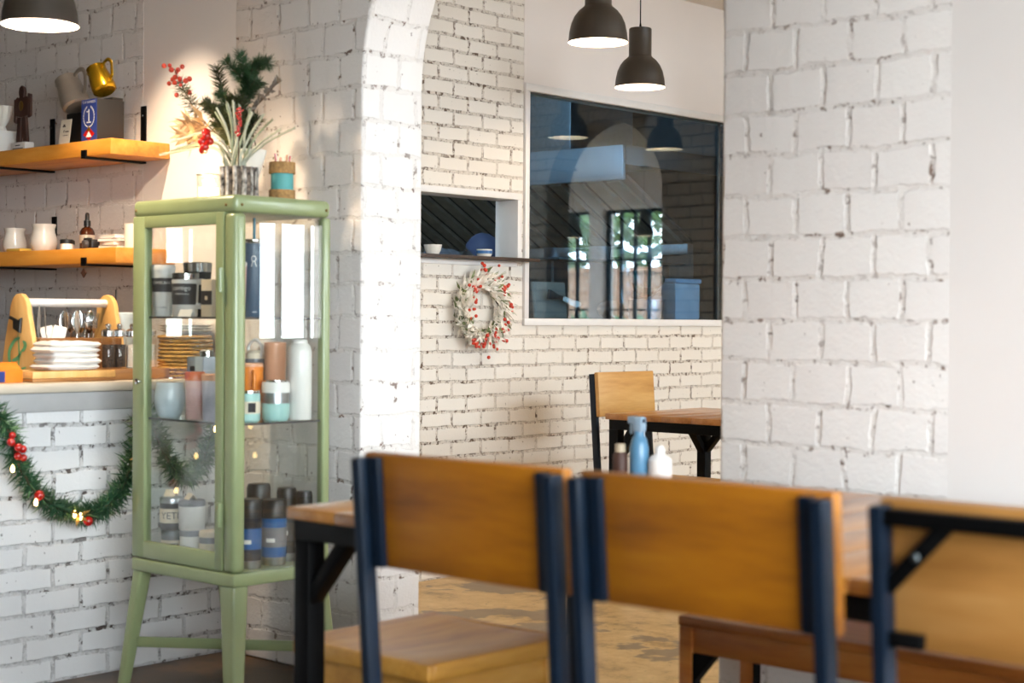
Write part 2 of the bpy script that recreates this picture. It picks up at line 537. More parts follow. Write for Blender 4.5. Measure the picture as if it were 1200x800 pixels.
# ================================================================== the setting
H = 2.80
def wallbox(m, x0, x1, y0, y1, z0=0.0, z1=H):
    m.box(x0, x1, y0, y1, z0, z1)

struct(MB().box(-10.2, 0.75, 3.60, 14.7, -0.10, 0.0).box(0.75, 2.95, 9.0, 14.7, -0.10, 0.0).build('floor', M['floor']))
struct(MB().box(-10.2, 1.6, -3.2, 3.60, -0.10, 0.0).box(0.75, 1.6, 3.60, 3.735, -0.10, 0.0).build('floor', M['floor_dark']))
struct(MB().box(-10.2, 0.75, -3.2, 14.7, H, H + 0.1).box(0.75, 1.6, -3.2, 3.735, H, H + 0.1).box(0.75, 2.95, 9.0, 14.7, H, H + 0.1).build('ceiling', M['ceiling']))

YW0, YW1 = 3.47, 3.735
ARX0, ARX1 = -3.81, -2.443
def arch_outline(x0, x1, a0, a1, spring, n=28):
    r = (a1 - a0) / 2.0; c = (a0 + a1) / 2.0
    p = [(x0, 0), (a0, 0), (a0, spring)]
    p += [(c - r * math.cos(PI * k / n), spring + r * math.sin(PI * k / n)) for k in range(1, n)]
    p += [(a1, spring), (a1, 0), (x1, 0), (x1, H), (x0, H)]
    return p
wb = MB()
wallbox(wb, -10.2, -4.981, YW0, YW1)
wb.prism(arch_outline(-4.453, -1.797, ARX0, ARX1, 1.885), 'Y', YW0, YW1, bev=0.010, seg=3)
wallbox(wb, -1.25, 1.6, YW0, YW1)
struct(wb.build('wall_back', M['brick_near'], angle=50))
struct(MB().box(-4.981, -4.444, YW0 + 0.0008, YW1, 0, H).build('trim_1', M['plaster']))
struct(MB().box(-1.806, -1.25, YW0 + 0.0008, YW1, 0, H).build('trim_2', M['plaster']))

# wall between dining room and kitchen, with the hatch and the big window cut out of it
XK = -5.08
wl = thing('wall_left', None, None, (0, 0, 0)); struct(wl)
w = MB()
wallbox(w, XK - 0.12, XK, YW1, 4.70)
wallbox(w, XK - 0.12, XK, 4.70, 5.612, 0, 1.405)
wallbox(w, XK - 0.12, XK, 4.70, 5.612, 1.722, H)
wallbox(w, XK - 0.12, XK, 5.612, 5.632)
wallbox(w, XK - 0.12, XK, 5.632, 7.62, 0, 1.115)
wallbox(w, XK - 0.12, XK, 7.62, 9.0, 0, 2.238)
w.build('brickwork', M['brick_far'], wl)
w = MB()
wallbox(w, XK - 0.12, XK + 0.002, 5.632, 9.0, 2.238, H)
w.build('plaster', M['plaster_far'], wl)

w2 = thing('window_2', None, None); struct(w2)
f = MB()
f.box(XK - 0.13, XK + 0.012, 4.70, 5.612, 1.694, 1.724, 0.002)
f.box(XK - 0.13, XK + 0.012, 5.585, 5.614, 1.405, 1.694, 0.002)
f.box(XK - 0.13, XK + 0.012, 4.70, 4.73, 1.405, 1.694, 0.002)
f.box(XK - 0.13, XK + 0.010, 4.73, 5.585, 1.385, 1.409, 0.002)
f.build('window_frame', M['trim'], w2)

w1 = thing('window_1', None, None); struct(w1)
f = MB()
Y0, Y1, Z0, Z1 = 5.634, 7.62, 1.115, 2.238
for a in ((Y0, Y1, Z0, Z0 + 0.034), (Y0, Y1, Z1 - 0.036, Z1), (Y0, Y0 + 0.030, Z0 + 0.034, Z1 - 0.036), (Y1 - 0.04, Y1, Z0 + 0.034, Z1 - 0.036)):
    f.box(XK - 0.10, XK + 0.014, a[0], a[1], a[2], a[3], 0.003)
f.build('window_frame', M['trim'], w1)
g = MB(); g.box(XK - 0.020, XK - 0.014, Y0 + 0.026, Y1 - 0.036, Z0 + 0.03, Z1 - 0.032)
g.build('pane', M['kglass'], w1)
s = MB(); s.box(XK - 0.012, XK - 0.002, Y0 + 0.030, Y1 - 0.04, Z1 - 0.044, Z1 - 0.036); s.box(XK - 0.012, XK - 0.002, 7.19, 7.205, Z0 + 0.034, Z1 - 0.044)
s.build('glazing_bead', M['steel_dark'], w1)

# far end of the dining room: a second arch into the bay with the street window
wf = MB()
wf.prism(arch_outline(-5.2, 0.75, -3.36, -2.31, 2.04), 'Y', 9.0, 9.25)
struct(wf.build('wall_far', M['brick_brown'], angle=50))
wr = MB()
def wall_with_hole_x(m, x0, x1, y0, y1, h0, h1, z0, z1):
    m.box(x0, x1, y0, h0, 0, H); m.box(x0, x1, h1, y1, 0, H)
    m.box(x0, x1, h0, h1, 0, z0); m.box(x0, x1, h0, h1, z1, H)
def wall_with_hole_y(m, y0, y1, x0, x1, h0, h1, z0, z1):
    m.box(x0, h0, y0, y1, 0, H); m.box(h1, x1, y0, y1, 0, H)
    m.box(h0, h1, y0, y1, 0, z0); m.box(h0, h1, y0, y1, z1, H)
wr.box(0.5, 0.75, YW1, 3.9, 0, H); wr.box(0.5, 0.75, 8.4, 9.0, 0, H); wr.box(0.5, 0.75, 3.9, 8.4, 0, 0.98); wr.box(0.5, 0.75, 3.9, 8.4, 1.78, 1.93); wr.box(0.5, 0.75, 3.9, 8.4, 2.68, H); wr.box(0.5, 0.75, 3.9, 6.46, 0.98, 1.78)
wall_with_hole_x(wr, 1.4, 1.6, -3.0, YW0, -1.8, 3.0, 0.7, 2.55)
struct(wr.build('wall_right', M['plaster_far']))
wq = MB(); wq.box(-10.2, 1.6, -3.2, -3.0, 0, H)
struct(wq.build('wall_front', M['drab']))
we = MB(); we.box(-10.2, -10.0, -3.0, 15.0, 0, H); we.box(-10.0, -5.2, 8.3, 8.5, 0, H)
struct(we.build('wall_side', M['drab']))
wz = MB(); wall_with_hole_y(wz, 14.5, 14.7, -10.2, 1.76, 0.66, 1.66, 0.7, 2.40); wall_with_hole_y(wz, 14.5, 14.7, 1.76, 2.95, 1.86, 2.62, 0.7, 2.40); wall_with_hole_x(wz, 2.75, 2.95, 9.25, 14.5, 9.6, 14.0, 0.5, 2.5); wz.box(0.75, 2.95, 9.0, 9.25, 0, H)
struct(wz.build('wall_street', M['plaster_far']))

def window_bars(n, axis, plane, u0, u1, z0, z1, nu, nz, mat, t=0.035, d=0.05):
    root = thing('window_%d' % n, None, None); struct(root)
    m = MB()
    def bx(a, b, c, e):
        if axis == 'X': m.box(plane - d / 2, plane + d / 2, a, b, c, e, 0.003)
        else: m.box(a, b, plane - d / 2, plane + d / 2, c, e, 0.003)
    bx(u0, u1, z0, z0 + t); bx(u0, u1, z1 - t, z1); bx(u0, u0 + t, z0 + t, z1 - t); bx(u1 - t, u1, z0 + t, z1 - t)
    for i in range(1, nu):
        c = u0 + (u1 - u0) * i / nu; bx(c - t * 0.35, c + t * 0.35, z0 + t, z1 - t)
    for i in range(1, nz):
        c = z0 + (z1 - z0) * i / nz; bx(u0 + t, u1 - t, c - t * 0.3, c + t * 0.3)
    m.build('window_frame', mat, root)
    p = MB()
    if axis == 'X': p.box(plane - 0.003, plane + 0.003, u0 + t * 0.6, u1 - t * 0.6, z0 + t * 0.6, z1 - t * 0.6)
    else: p.box(u0 + t * 0.6, u1 - t * 0.6, plane - 0.003, plane + 0.003, z0 + t * 0.6, z1 - t * 0.6)
    p.build('pane', M['glass'], root)
    return root
window_bars(3, 'X', 0.62, 6.46, 8.4, 0.98, 1.78, 8, 1, M['trim'])
window_bars(8, 'X', 0.62, 3.9, 8.4, 1.93, 2.68, 6, 1, M['trim'])  # high window added out of view for more light on the back wall
window_bars(4, 'X', 1.5, -1.8, 3.0, 0.7, 2.55, 4, 2, M['black'])
window_bars(5, 'Y', 14.6, 0.66, 1.66, 0.7, 2.40, 5, 3, M['black'])
window_bars(6, 'Y', 14.6, 1.86, 2.62, 0.7, 2.40, 3, 3, M['black'])
window_bars(7, 'X', 2.85, 9.6, 14.0, 0.5, 2.5, 8, 2, M['black'])  # side window added to brighten the bay behind the far arch

# outdoors beyond the street window (seen mirrored in the kitchen glass)
struct(MB().box(-30, 30, -30, 40, -0.2, -0.11).build('ground', plain('grey_paving', (150, 146, 140), 0.8)))
b = MB(); b.box(-2, 9, 19.0, 19.6, -0.1, 1.85); b.box(-2.05, 9.05, 18.95, 19.65, 1.85, 1.93, 0.01)
tag(b.build('garden_wall', plain('tan_render', (150, 112, 84), 0.8)), 'tan garden wall standing across the street from the far window', 'garden wall')
h = MB()
for i in range(3400):
    p = Vector((random.uniform(-2, 9), random.uniform(19.7, 21.0), random.uniform(1.4, 5.2)))
    h.blade(p, (random.uniform(-1, 1), random.uniform(-1, 1), random.uniform(-.6, 1)), random.uniform(.18, .4), .16)
tag(h.build('hedge', plain('hedge_green', (96, 128, 74), 0.7, var=0.3)), 'tall green hedge rising behind the tan wall outside', 'hedge', kind='stuff')
h = MB()
for i in range(1500):
    p = Vector((random.uniform(-2, 9), random.uniform(17.7, 18.5), random.uniform(-0.05, 1.15)))
    h.blade(p, (random.uniform(-1, 1), random.uniform(-1, 1), random.uniform(-.6, 1)), random.uniform(.16, .34), .12)
tag(h.build('shrubbery', plain('shrub_green', (70, 110, 66), 0.7, var=0.35)), 'low green shrubs planted before the tan wall outside', 'shrubs', kind='stuff')

# ================================================================== light
wd = bpy.data.worlds.new('daylight'); SC.world = wd; wd.use_nodes = True
bg = wd.node_tree.nodes['Background']
bg.inputs[0].default_value = (0.83, 0.92, 1.0, 1)
bg.inputs[1].default_value = 25.0
def portal(name, loc, rot, sx, sy):
    l = bpy.data.lights.new(name, 'AREA'); l.shape = 'RECTANGLE'; l.size = sx; l.size_y = sy; l.energy = 1.0
    l.cycles.is_portal = True
    o = bpy.data.objects.new(name, l); COL.objects.link(o); o.location = loc; o.rotation_euler = rot
    return o
portal('window_daylight', (0.80, 7.43, 1.38), (0, R(90), 0), 0.8, 1.94)
portal('window_daylight', (0.80, 6.15, 2.305), (0, R(90), 0), 0.75, 4.5)
portal('window_daylight', (1.65, 0.6, 1.625), (0, R(90), 0), 1.85, 4.8)
portal('window_daylight', (1.64, 14.75, 1.55), (R(-90), 0, 0), 2.1, 1.7)
portal('window_daylight', (3.0, 11.8, 1.5), (0, R(90), 0), 2.0, 4.4)

def lamp_light(name, loc, power, rgb, r=0.04):
    l = bpy.data.lights.new(name, 'POINT'); l.energy = power; l.color = rgb; l.shadow_soft_size = r
    o = bpy.data.objects.new(name, l); COL.objects.link(o); o.location = loc
    return o
WARM = (1.0, 0.80, 0.58)

# ------------------------------------------------------------------ pendant lamps
BULB = emis('lit_bulb', (255, 236, 200), 30.0)
def pendant(loc, label):
    root = thing('pendant_lamp', label, 'pendant lamp', loc, group='dark bell-shaped pendant lamps')
    o = [(0.012, 0.262), (0.046, 0.260), (0.050, 0.256), (0.050, 0.140), (0.053, 0.134), (0.057, 0.130), (0.072, 0.118), (0.088, 0.097), (0.100, 0.070), (0.107, 0.038), (0.110, 0.008), (0.113, 0.0)]
    MB().lathe(o, cap0=True, cap1=False, seg=40).build('lamp_shade', M['shade'], root)
    i = [(0.110, 0.0005), (0.1065, 0.008), (0.104, 0.038), (0.097, 0.069), (0.085, 0.094), (0.069, 0.114), (0.048, 0.128), (0.046, 0.200), (0.001, 0.205)]
    MB().lathe(i, cap0=False, cap1=False, seg=40).build('lamp_lining', M['shade_in'], root)
    MB().lathe([(0.001, 0.30), (0.006, 0.262), (0.012, 0.262)], seg=12, cap0=False, cap1=False).build('cord_grip', M['black'], root)
    MB().lathe([(0.012, 0.150), (0.022, 0.118), (0.030, 0.085), (0.024, 0.058), (0.010, 0.048), (0.001, 0.047)], seg=20, cap1=False).build('light_bulb', BULB, root)
    MB().tube([(0, 0, 0.26), (0, 0, H - loc[2] - 0.02)], 0.0028, 8).build('cord', M['black'], root)
    MB().lathe([(0.045, H - loc[2] - 0.022), (0.045, H - loc[2] - 0.004), (0.03, H - loc[2])], seg=24).build('ceiling_rose', M['shade'], root)
    return root
def light_in(loc, pw):
    lamp_light('pendant_glow', (loc[0], loc[1], loc[2] + 0.045), pw, WARM, 0.028)
PL = [((-3.862, 4.69, 2.168), 'dark pendant lamp nearer the arch, cut off by the top edge of the photo'),
      ((-4.458, 5.706, 2.168), 'dark pendant lamp hanging whole in front of the kitchen window top'),
      ((-4.20, 7.02, 2.168), 'dark pendant lamp mirrored at the left of the kitchen window'),
      ((-4.24, 7.86, 2.168), 'dark pendant lamp mirrored at the right of the kitchen window'),
      ((-4.272, 2.615, 1.994), 'dark pendant lamp hanging over the counter, top left corner'),
      ((1.43, 13.7, 2.05), 'dark pendant lamp in the far bay, mirrored small beside the window bars'),
      ((0.60, 13.9, 2.05), 'dark pendant lamp in the far bay, mirrored small at the arch edge')]
for p, lb in PL:
    pendant(p, lb)
    light_in(p, 62 if p[1] < 3 else 14)

# a small ceiling spotlight above the counter end washes the plaster strip and the shelves
sp_ = thing('ceiling_spotlight', 'small white ceiling spotlight aimed at the plaster strip above the counter', 'spotlight', (-4.44, 2.88, H))
MB().lathe([(0.045, -0.012), (0.045, 0)], seg=24).build('ceiling_plate', M['white_p'], sp_)
MB().tube([(0, 0, -0.012), (0, 0, -0.05)], 0.008, 10).build('stem', M['white_p'], sp_)
ax = (Vector((-4.76, 3.34, 1.5)) - Vector((-4.44, 2.88, H - 0.06))).normalized(); qr = ax.to_track_quat('Z', 'Y')
m = MB(); m.T = Matrix.Translation((0, 0, -0.06)) @ qr.to_matrix().to_4x4(); m.lathe([(0.001, -0.03), (0.024, -0.03), (0.030, 0.0), (0.034, 0.05), (0.031, 0.05), (0.027, 0.002), (0.001, 0.0)], seg=24, cap0=False, cap1=False); m.build('spot_head', M['white_p'], sp_)
sl = bpy.data.lights.new('spot_glow', 'SPOT'); sl.energy = 170; sl.color = (1.0, 0.80, 0.58); sl.spot_size = R(46); sl.spot_blend = 0.75; sl.shadow_soft_size = 0.02
so_ = bpy.data.objects.new('spot_glow', sl); COL.objects.link(so_); so_.location = Vector((-4.44, 2.88, H - 0.06)) + ax * 0.052; so_.rotation_euler = ax.to_track_quat('-Z', 'Y').to_euler()

# ================================================================== kitchen seen through the glass
KD = plain('kitchen_grey_panel', (92, 96, 98), 0.5, var=0.06)
k = MB(); k.box(-10.0, -5.2, 8.24, 8.30, 0, H)
struct(k.build('trim_3', KD))
k = MB(); k.box(-10.0, -9.94, YW1, 8.24, 0, H)
struct(k.build('trim_4', KD))
hd = thing('range_hood', 'large steel extractor hood with slanted slatted filters in the kitchen', 'range hood', (-7.2, 7.3, 1.5))
def rel(o, m):
    m.T = Matrix.Translation(-Vector(o.location)); return m
m = rel(hd, MB()); m.box(-9.4, -5.60, 7.02, 7.05, 1.915, 2.105, 0.004); m.box(-5.63, -5.60, 7.05, 8.20, 2.0, 2.105); m.box(-9.4, -5.60, 7.05, 8.22, 2.095, 2.105)
m.build('hood_canopy', plain('hood_steel', (164, 172, 180), 0.36, 1.0, var=0.04, scale=6), hd)
m = rel(hd, MB())
dz = (1.575 - 1.915) / (7.66 - 7.05)
for i in range(27):
    x = -9.38 + i * 0.140
    m.prism([(7.055, 1.905), (7.66, 1.905 + dz * 0.605), (7.66, 1.935 + dz * 0.605), (7.055, 1.935)], 'X', x, x + 0.088)
m.build('baffle_filter', plain('baffle_steel', (150, 142, 128), 0.45, 0.75, var=0.12), hd)
m = rel(hd, MB()); m.prism([(7.055, 1.93), (7.66, 1.93 + dz * 0.605), (7.66, 1.95 + dz * 0.605), (7.055, 1.95)], 'X', -9.4, -5.6)
m.build('filter_housing', plain('filter_back', (40, 37, 33), 0.6, 0.2, var=0.1), hd)
m = rel(hd, MB()); m.box(-9.4, -5.60, 7.62, 7.68, 1.525, 1.585, 0.004)
m.build('grease_gutter', M['steel'], hd)
m = rel(hd, MB()); m.box(-9.4, -5.60, 7.68, 8.24, 1.0, 1.56)
m.build('splashback', M['steel_dark'], hd)
m = MB(); m.box(-0.7, 0.7, -0.30, 0.30, 0, 0.66, 0.01)
duct = m.build('extract_duct', M['steel'], None, loc=(-7.0, 7.7, 2.106)); tag(duct, 'square steel duct rising from the extractor hood to the ceiling', 'duct')

rg = thing('cooking_range', 'steel cooking range standing under the slanted hood', 'cooking range', (-7.3, 7.6, 0))
MB().box(-1.6, 1.5, -0.5, 0.6, 0.08, 0.88, 0.01).build('range_body', M['steel'], rg)
MB().box(-1.6, 1.5, -0.52, 0.6, 0.88, 0.92, 0.006).build('hob', M['blackp'], rg)
for i in range(4):
    MB().lathe([(0.024, 0), (0.02, 0.03)], seg=16).build('knob', M['blackp'], rg).location = (-1.2 + i * 0.75, -0.52, 0.78)
for i in range(3):
    MB().box(-0.47, 0.47, -0.012, 0.0, -0.25, 0.25, 0.01).build('oven_door', M['steel_dark'], rg).location = (-1.05 + i * 1.0, -0.5, 0.42)

pt = thing('prep_table', 'steel prep table with a raised overshelf behind the kitchen window', 'prep table', (-5.50, 6.5, 0))
m = MB(); m.box(-0.26, 0.24, -1.45, 1.05, 0.86, 0.90, 0.004); m.build('worktop', M['steel'], pt)
m = MB(); m.box(-0.05, 0.24, -1.25, 1.05, 1.125, 1.148, 0.003); m.build('overshelf', M['steel'], pt)
for y in (-1.15, -0.1, 0.95):
    MB().box(0.15, 0.18, y - 0.015, y + 0.015, 0.90, 1.125).build('shelf_post', M['steel'], pt)
for x in (-0.22, 0.20):
    for y in (-1.40, 1.0):
        MB().tube([(x, y, 0.0), (x, y, 0.86)], 0.02, 12).build('leg', M['steel'], pt)
def single(name, label, cat, m, mat, loc=(0, 0, 0), group=None, rot=None):
    o = m.build(name, mat, None, loc=loc)
    if rot: o.rotation_euler = rot
    return tag(o, label, cat, group)
single('chopping_board', 'tan grey chopping board propped behind the lower left of the kitchen window', 'chopping board', MB().box(-0.012, 0.012, -0.12, 0.12, 0, 0.185, 0.008), plain('board_grey', (140, 130, 116), 0.6), (-5.40, 6.20, 1.1485), rot=(0, R(-6), 0))
kn = thing('chef_knife', 'knife with dark handle and blue-white blade against the chopping board', 'knife', (-5.365, 6.25, 1.252), rot=(R(-10), 0, 0))
MB().prism([(0.0, -0.012), (0.11, -0.026), (0.15, -0.012), (0.15, 0.006), (0.0, 0.012)], 'X', -0.001, 0.001).build('blade', M['chrome'], kn)
MB().prism([(-0.11, -0.024), (-0.085, -0.022), (-0.04, -0.012), (0.0, -0.012), (0.0, 0.012), (-0.04, 0.012), (-0.085, 0.022), (-0.11, 0.024)], 'X', -0.008, 0.008, 0.004).build('handle', M['blackp'], kn)
jr = thing('glass_jar', 'clear glass jar standing on a post shelf behind the window middle', 'jar', (-5.44, 6.85, 1.1485))
MB().lathe([(0.030, 0), (0.036, 0.01), (0.036, 0.20), (0.028, 0.235), (0.028, 0.26)], cap1=False).build('jar_body', M['glass'], jr)
MB().lathe([(0.031, 0.255), (0.031, 0.29), (0.028, 0.295)]).build('lid', M['steel'], jr)
single('salad_bowl', 'dark teal bowl standing tilted behind the kitchen window, right of middle', 'bowl', MB().lathe([(0.02, 0.0), (0.05, 0.01), (0.085, 0.05), (0.10, 0.10), (0.096, 0.10), (0.08, 0.052), (0.045, 0.016), (0.001, 0.012)], cap1=False), plain('teal_glaze', (30, 84, 84), 0.2, coat=0.4), (-5.45, 7.03, 1.285), rot=(R(20), R(25), 0))
single('stock_pot', 'squat steel pot under the teal bowl behind the kitchen window', 'pot', MB().lathe([(0.001, 0.012), (0.075, 0.012), (0.09, 0.0), (0.095, 0.02), (0.095, 0.10), (0.101, 0.104), (0.101, 0.108), (0.092, 0.108)]), M['steel'], (-5.45, 7.05, 1.1485))
single('bread_loaf', 'low brown dome-shaped loaf lying behind the bottom of the kitchen window', 'bread', MB().ball((0, 0, 0.035), 0.07, (1.0, 1.25, 0.7), 20, 12), plain('brown_crust', (86, 56, 42), 0.7, var=0.2, bmp=0.3), (-5.43, 6.72, 1.163))
ctn = thing('storage_tub', 'white storage tub with a lid behind the right of the kitchen window', 'storage tub', (-5.46, 7.26, 1.1485))
MB().box(-0.10, 0.10, -0.07, 0.16, 0, 0.20, 0.012).build('tub_body', plain('tub_white', (190, 204, 218), 0.4), ctn)
MB().box(-0.106, 0.106, -0.076, 0.166, 0.20, 0.225, 0.008).build('lid', plain('tub_lid_blue', (150, 180, 206), 0.4), ctn)
ml = thing('hanging_ladle', 'steel ladle hanging from the hood gutter behind the window middle', 'ladle', (-5.95, 7.57, 1.19))
MB().tube([(0, 0, 0.30), (0, 0, 0.04)], 0.004, 8).build('handle', M['chrome'], ml)
MB().tube([(0, 0, 0.28), (0, 0.008, 0.305), (0, 0.02, 0.312), (0, 0.03, 0.302)], 0.003, 8).build('hook', M['chrome'], ml)
MB().lathe([(0.001, -0.02), (0.03, -0.012), (0.045, 0.012), (0.048, 0.03), (0.045, 0.03), (0.042, 0.014), (0.028, -0.008), (0.001, -0.016)], cap0=False, cap1=False).build('ladle_bowl', M['chrome'], ml)
rk = thing('pan_rack', 'thin steel pan rack standing on the prep table behind the kitchen window', 'rack', (-5.62, 6.9, 0.9005))
MB().box(-0.10, 0.10, -0.50, 0.60, 0.555, 0.567, 0.002).build('rack_shelf', M['steel_dark'], rk)
for y in (-0.45, 0.55):
    MB().box(-0.012, 0.012, y - 0.012, y + 0.012, 0, 0.555).build('rack_post', M['steel_dark'], rk)
for y, r, h, lb_ in ((-0.38, 0.085, 0.05, 'shallow steel pan at the left end of the pan rack'), (-0.06, 0.07, 0.07, 'deeper steel pan in the middle of the pan rack'), (0.30, 0.10, 0.04, 'wide steel pan at the right end of the pan rack')):
    pn = thing('steel_pan', lb_, 'pan', (-5.62, 6.9 + y, 0.9005 + 0.5675), R(90 if y < 0 else 60), group='steel pans on the rack')
    MB().lathe([(0.001, 0.003), (r * 0.86, 0.0), (r * 0.93, 0.006), (r, h), (r * 1.03, h + 0.002), (r * 0.97, h), (r * 0.9, 0.008), (0.001, 0.006)], seg=32, cap0=False, cap1=False).build('pan_body', M['steel'], pn)
    MB().tube([(r * 0.97, 0, h * 0.8), (r + 0.06, 0, h * 0.95), (r + 0.14, 0, h * 1.05)], [0.008, 0.007, 0.010], 10, flat=0.5).build('handle', M['steel_dark'], pn)

fb = thing('added_strip_light', 'added cool strip light, out of view on the kitchen side of the wall above the hatch', 'strip light', (-5.2, 4.75, 2.30))  # lamp added out of view to brighten the hood and its filters
MB().box(-0.05, -0.001, -0.62, 0.62, -0.04, 0.04, 0.004).build('housing', M['white_p'], fb)
MB().tube([(-0.068, -0.58, 0), (-0.068, 0.58, 0)], 0.016, 12).build('tube', emis('cool_tube', (190, 226, 255), 5.0), fb)
l = bpy.data.lights.new('added_strip_glow', 'AREA'); l.shape = 'RECTANGLE'; l.size = 0.05; l.size_y = 1.15; l.energy = 85; l.color = (0.55, 0.8, 1.0)
lo = bpy.data.objects.new('added_strip_glow', l); COL.objects.link(lo); lo.location = (-5.29, 4.75, 2.30); lo.rotation_euler = (0, R(90), 0)
lo.rotation_euler = (0, R(80), 0)

# ------------------------------------------------------------------ hatch shelf and what stands on it
single('hatch_shelf', 'dark thin shelf board along the sill of the small kitchen hatch', 'shelf', MB().box(XK - 0.11, XK + 0.085, 4.72, 5.66, 1.4095, 1.4235, 0.003), plain('dark_stained_board', (58, 40, 30), 0.5, var=0.15))
bw = MB().lathe([(0.001, 0.004), (0.022, 0.004), (0.026, 0.0), (0.036, 0.02), (0.041, 0.044), (0.038, 0.044), (0.033, 0.022), (0.001, 0.010)], cap0=False, cap1=False)
single('white_bowl', 'small white bowl at the left end of the hatch shelf', 'bowl', bw, M['white_cer'], (XK - 0.02, 5.066, 1.4245))
bw = MB().lathe([(0.001, 0.003), (0.024, 0.003), (0.028, 0.0), (0.036, 0.014), (0.037, 0.036), (0.034, 0.036), (0.032, 0.016), (0.001, 0.008)], cap0=False, cap1=False)
mg = thing('patterned_cup', 'little blue and white cup on the hatch shelf before the cook', 'cup', (XK - 0.03, 5.405, 1.4245))
bw.build('cup_body', M['white_cer'], mg)
b_ = band(0.0362, 0.016, 0.037, 0.030); b_.build('blue_stripe', M['bluemug'], mg)
# ------------------------------------------------------------------ the cook (one skinned body)
def cook():
    P0 = Vector((-5.90, 5.87, 0.0))
    root = thing('person', 'person in a blue cap and dark shirt bending down behind the hatch shelf', 'person', P0, rz=R(-62))
    # local: +Y is where the cook faces, head bowed over the hatch counter
    V = {}; E_ = []
    def v(n, x, y, z, r): V[n] = ((x, y, z), r)
    v('pel', 0, -0.10, 0.93, 0.15); v('wst', 0, -0.06, 1.06, 0.125); v('chs', 0, -0.01, 1.25, 0.145); v('shc', 0, 0.05, 1.385, 0.11); v('nk', 0, 0.145, 1.375, 0.055); v('nk2', 0, 0.185, 1.395, 0.052)
    E_ += [('pel', 'wst'), ('wst', 'chs'), ('chs', 'shc'), ('shc', 'nk'), ('nk', 'nk2')]
    for sd, s in (('l', -1), ('r', 1)):
        v('hip' + sd, s * 0.10, -0.09, 0.86, 0.10); v('kn' + sd, s * 0.11, -0.05, 0.48, 0.062); v('an' + sd, s * 0.115, -0.09, 0.09, 0.042); v('to' + sd, s * 0.13, 0.08, 0.04, 0.036)
        E_ += [('pel', 'hip' + sd), ('hip' + sd, 'kn' + sd), ('kn' + sd, 'an' + sd), ('an' + sd, 'to' + sd)]
        v('sh' + sd, s * 0.18, 0.05, 1.39, 0.062); v('el' + sd, s * 0.25, 0.06, 1.06, 0.043); v('wr' + sd, s * 0.15, 0.27, 0.985, 0.026); v('pm' + sd, s * 0.125, 0.335, 0.975, 0.024)
        E_ += [('shc', 'sh' + sd), ('sh' + sd, 'el' + sd), ('el' + sd, 'wr' + sd), ('wr' + sd, 'pm' + sd)]
        for k, (dx, L) in enumerate(((0.030, 0.060), (0.011, 0.070), (-0.009, 0.066), (-0.028, 0.052))):
            a, b_, c = ('f%d%s%s' % (k, q, sd) for q in 'abc')
            x = s * (0.125 + dx)
            v(a, x, 0.375, 0.972, 0.0095); v(b_, x + s * dx * 0.1, 0.375 + L * 0.6, 0.962, 0.0085); v(c, x + s * dx * 0.15, 0.375 + L, 0.942, 0.007)
            E_ += [('pm' + sd, a), (a, b_), (b_, c)]
        v('ta' + sd, s * 0.085, 0.325, 0.965, 0.011); v('tb' + sd, s * 0.062, 0.36, 0.950, 0.009)
        E_ += [('pm' + sd, 'ta' + sd), ('ta' + sd, 'tb' + sd)]
    # head bowed forward
    v('hd0', 0, 0.225, 1.405, 0.062); v('hd1', 0, 0.25, 1.445, 0.082); v('hd2', 0, 0.265, 1.475, 0.080); v('jaw', 0, 0.305, 1.40, 0.045); v('nose', 0, 0.355, 1.43, 0.014)
    E_ += [('nk2', 'hd0'), ('hd0', 'hd1'), ('hd1', 'hd2'), ('hd0', 'jaw'), ('hd1', 'nose')]
    names = list(V); idx = {n: i for i, n in enumerate(names)}
    me = bpy.data.meshes.new('body')
    me.from_pydata([V[n][0] for n in names], [(idx[a], idx[b]) for a, b in E_], [])
    o = bpy.data.objects.new('body', me); COL.objects.link(o); o.parent = root
    sk = o.modifiers.new('skin', 'SKIN'); sk.use_smooth_shade = True
    ly = me.skin_vertices[0] if me.skin_vertices else me.attributes.new('skin', 'SKIN', 'POINT')
    for i, n in enumerate(names):
        me.skin_vertices[0].data[i].radius = (V[n][1], V[n][1])
        me.skin_vertices[0].data[i].use_root = (n == 'pel')
    sb = o.modifiers.new('smooth', 'SUBSURF'); sb.levels = 1; sb.render_levels = 2
    me.materials.append(M['skin'])
    # clothing, cap, hair, face
    T = Matrix.Translation((0, 0.262, 1.465)) @ Matrix.Rotation(R(-38), 4, 'X')
    m = MB(); m.T = T
    m.lathe([(0.104, -0.015), (0.107, 0.0), (0.106, 0.03), (0.097, 0.062), (0.078, 0.085), (0.045, 0.100), (0.001, 0.105)], cap0=False, cap1=False, seg=32)
    cp = m.build('cap', M['cap'], root)
    m = MB(); m.T = T
    def brim(u, w_):
        a = PI * (0.16 + 0.68 * u)
        r = 0.104 + 0.075 * w_ * math.sin(PI * u) ** 0.5
        return (r * math.cos(a), r * math.sin(a), -0.006 - 0.02 * w_)
    m.grid(brim, 20, 5)
    br = m.build('cap_peak', M['cap'], cp)
    so = br.modifiers.new('thick', 'SOLIDIFY'); so.thickness = 0.005
    m = MB(); m.T = T; m.ball((0, 0, 0.105), 0.007); m.build('cap_button', M['cap'], cp)
    m = MB(); m.T = T
    def hair(u, w_):
        a = PI * (0.98 + 1.04 * u); r = 0.1025 - 0.012 * w_
        return (r * math.cos(a), r * math.sin(a), 0.0 - 0.075 * w_)
    m.grid(hair, 22, 6)
    hr = m.build('hair', M['hair'], root); so = hr.modifiers.new('thick', 'SOLIDIFY'); so.thickness = -0.012
    m = MB(); m.T = T
    for s in (-1, 1): m.ball((s * 0.032, 0.083, -0.028), 0.011, (1.2, 0.6, 0.8))
    m.build('eyes', M['white_p'], root)
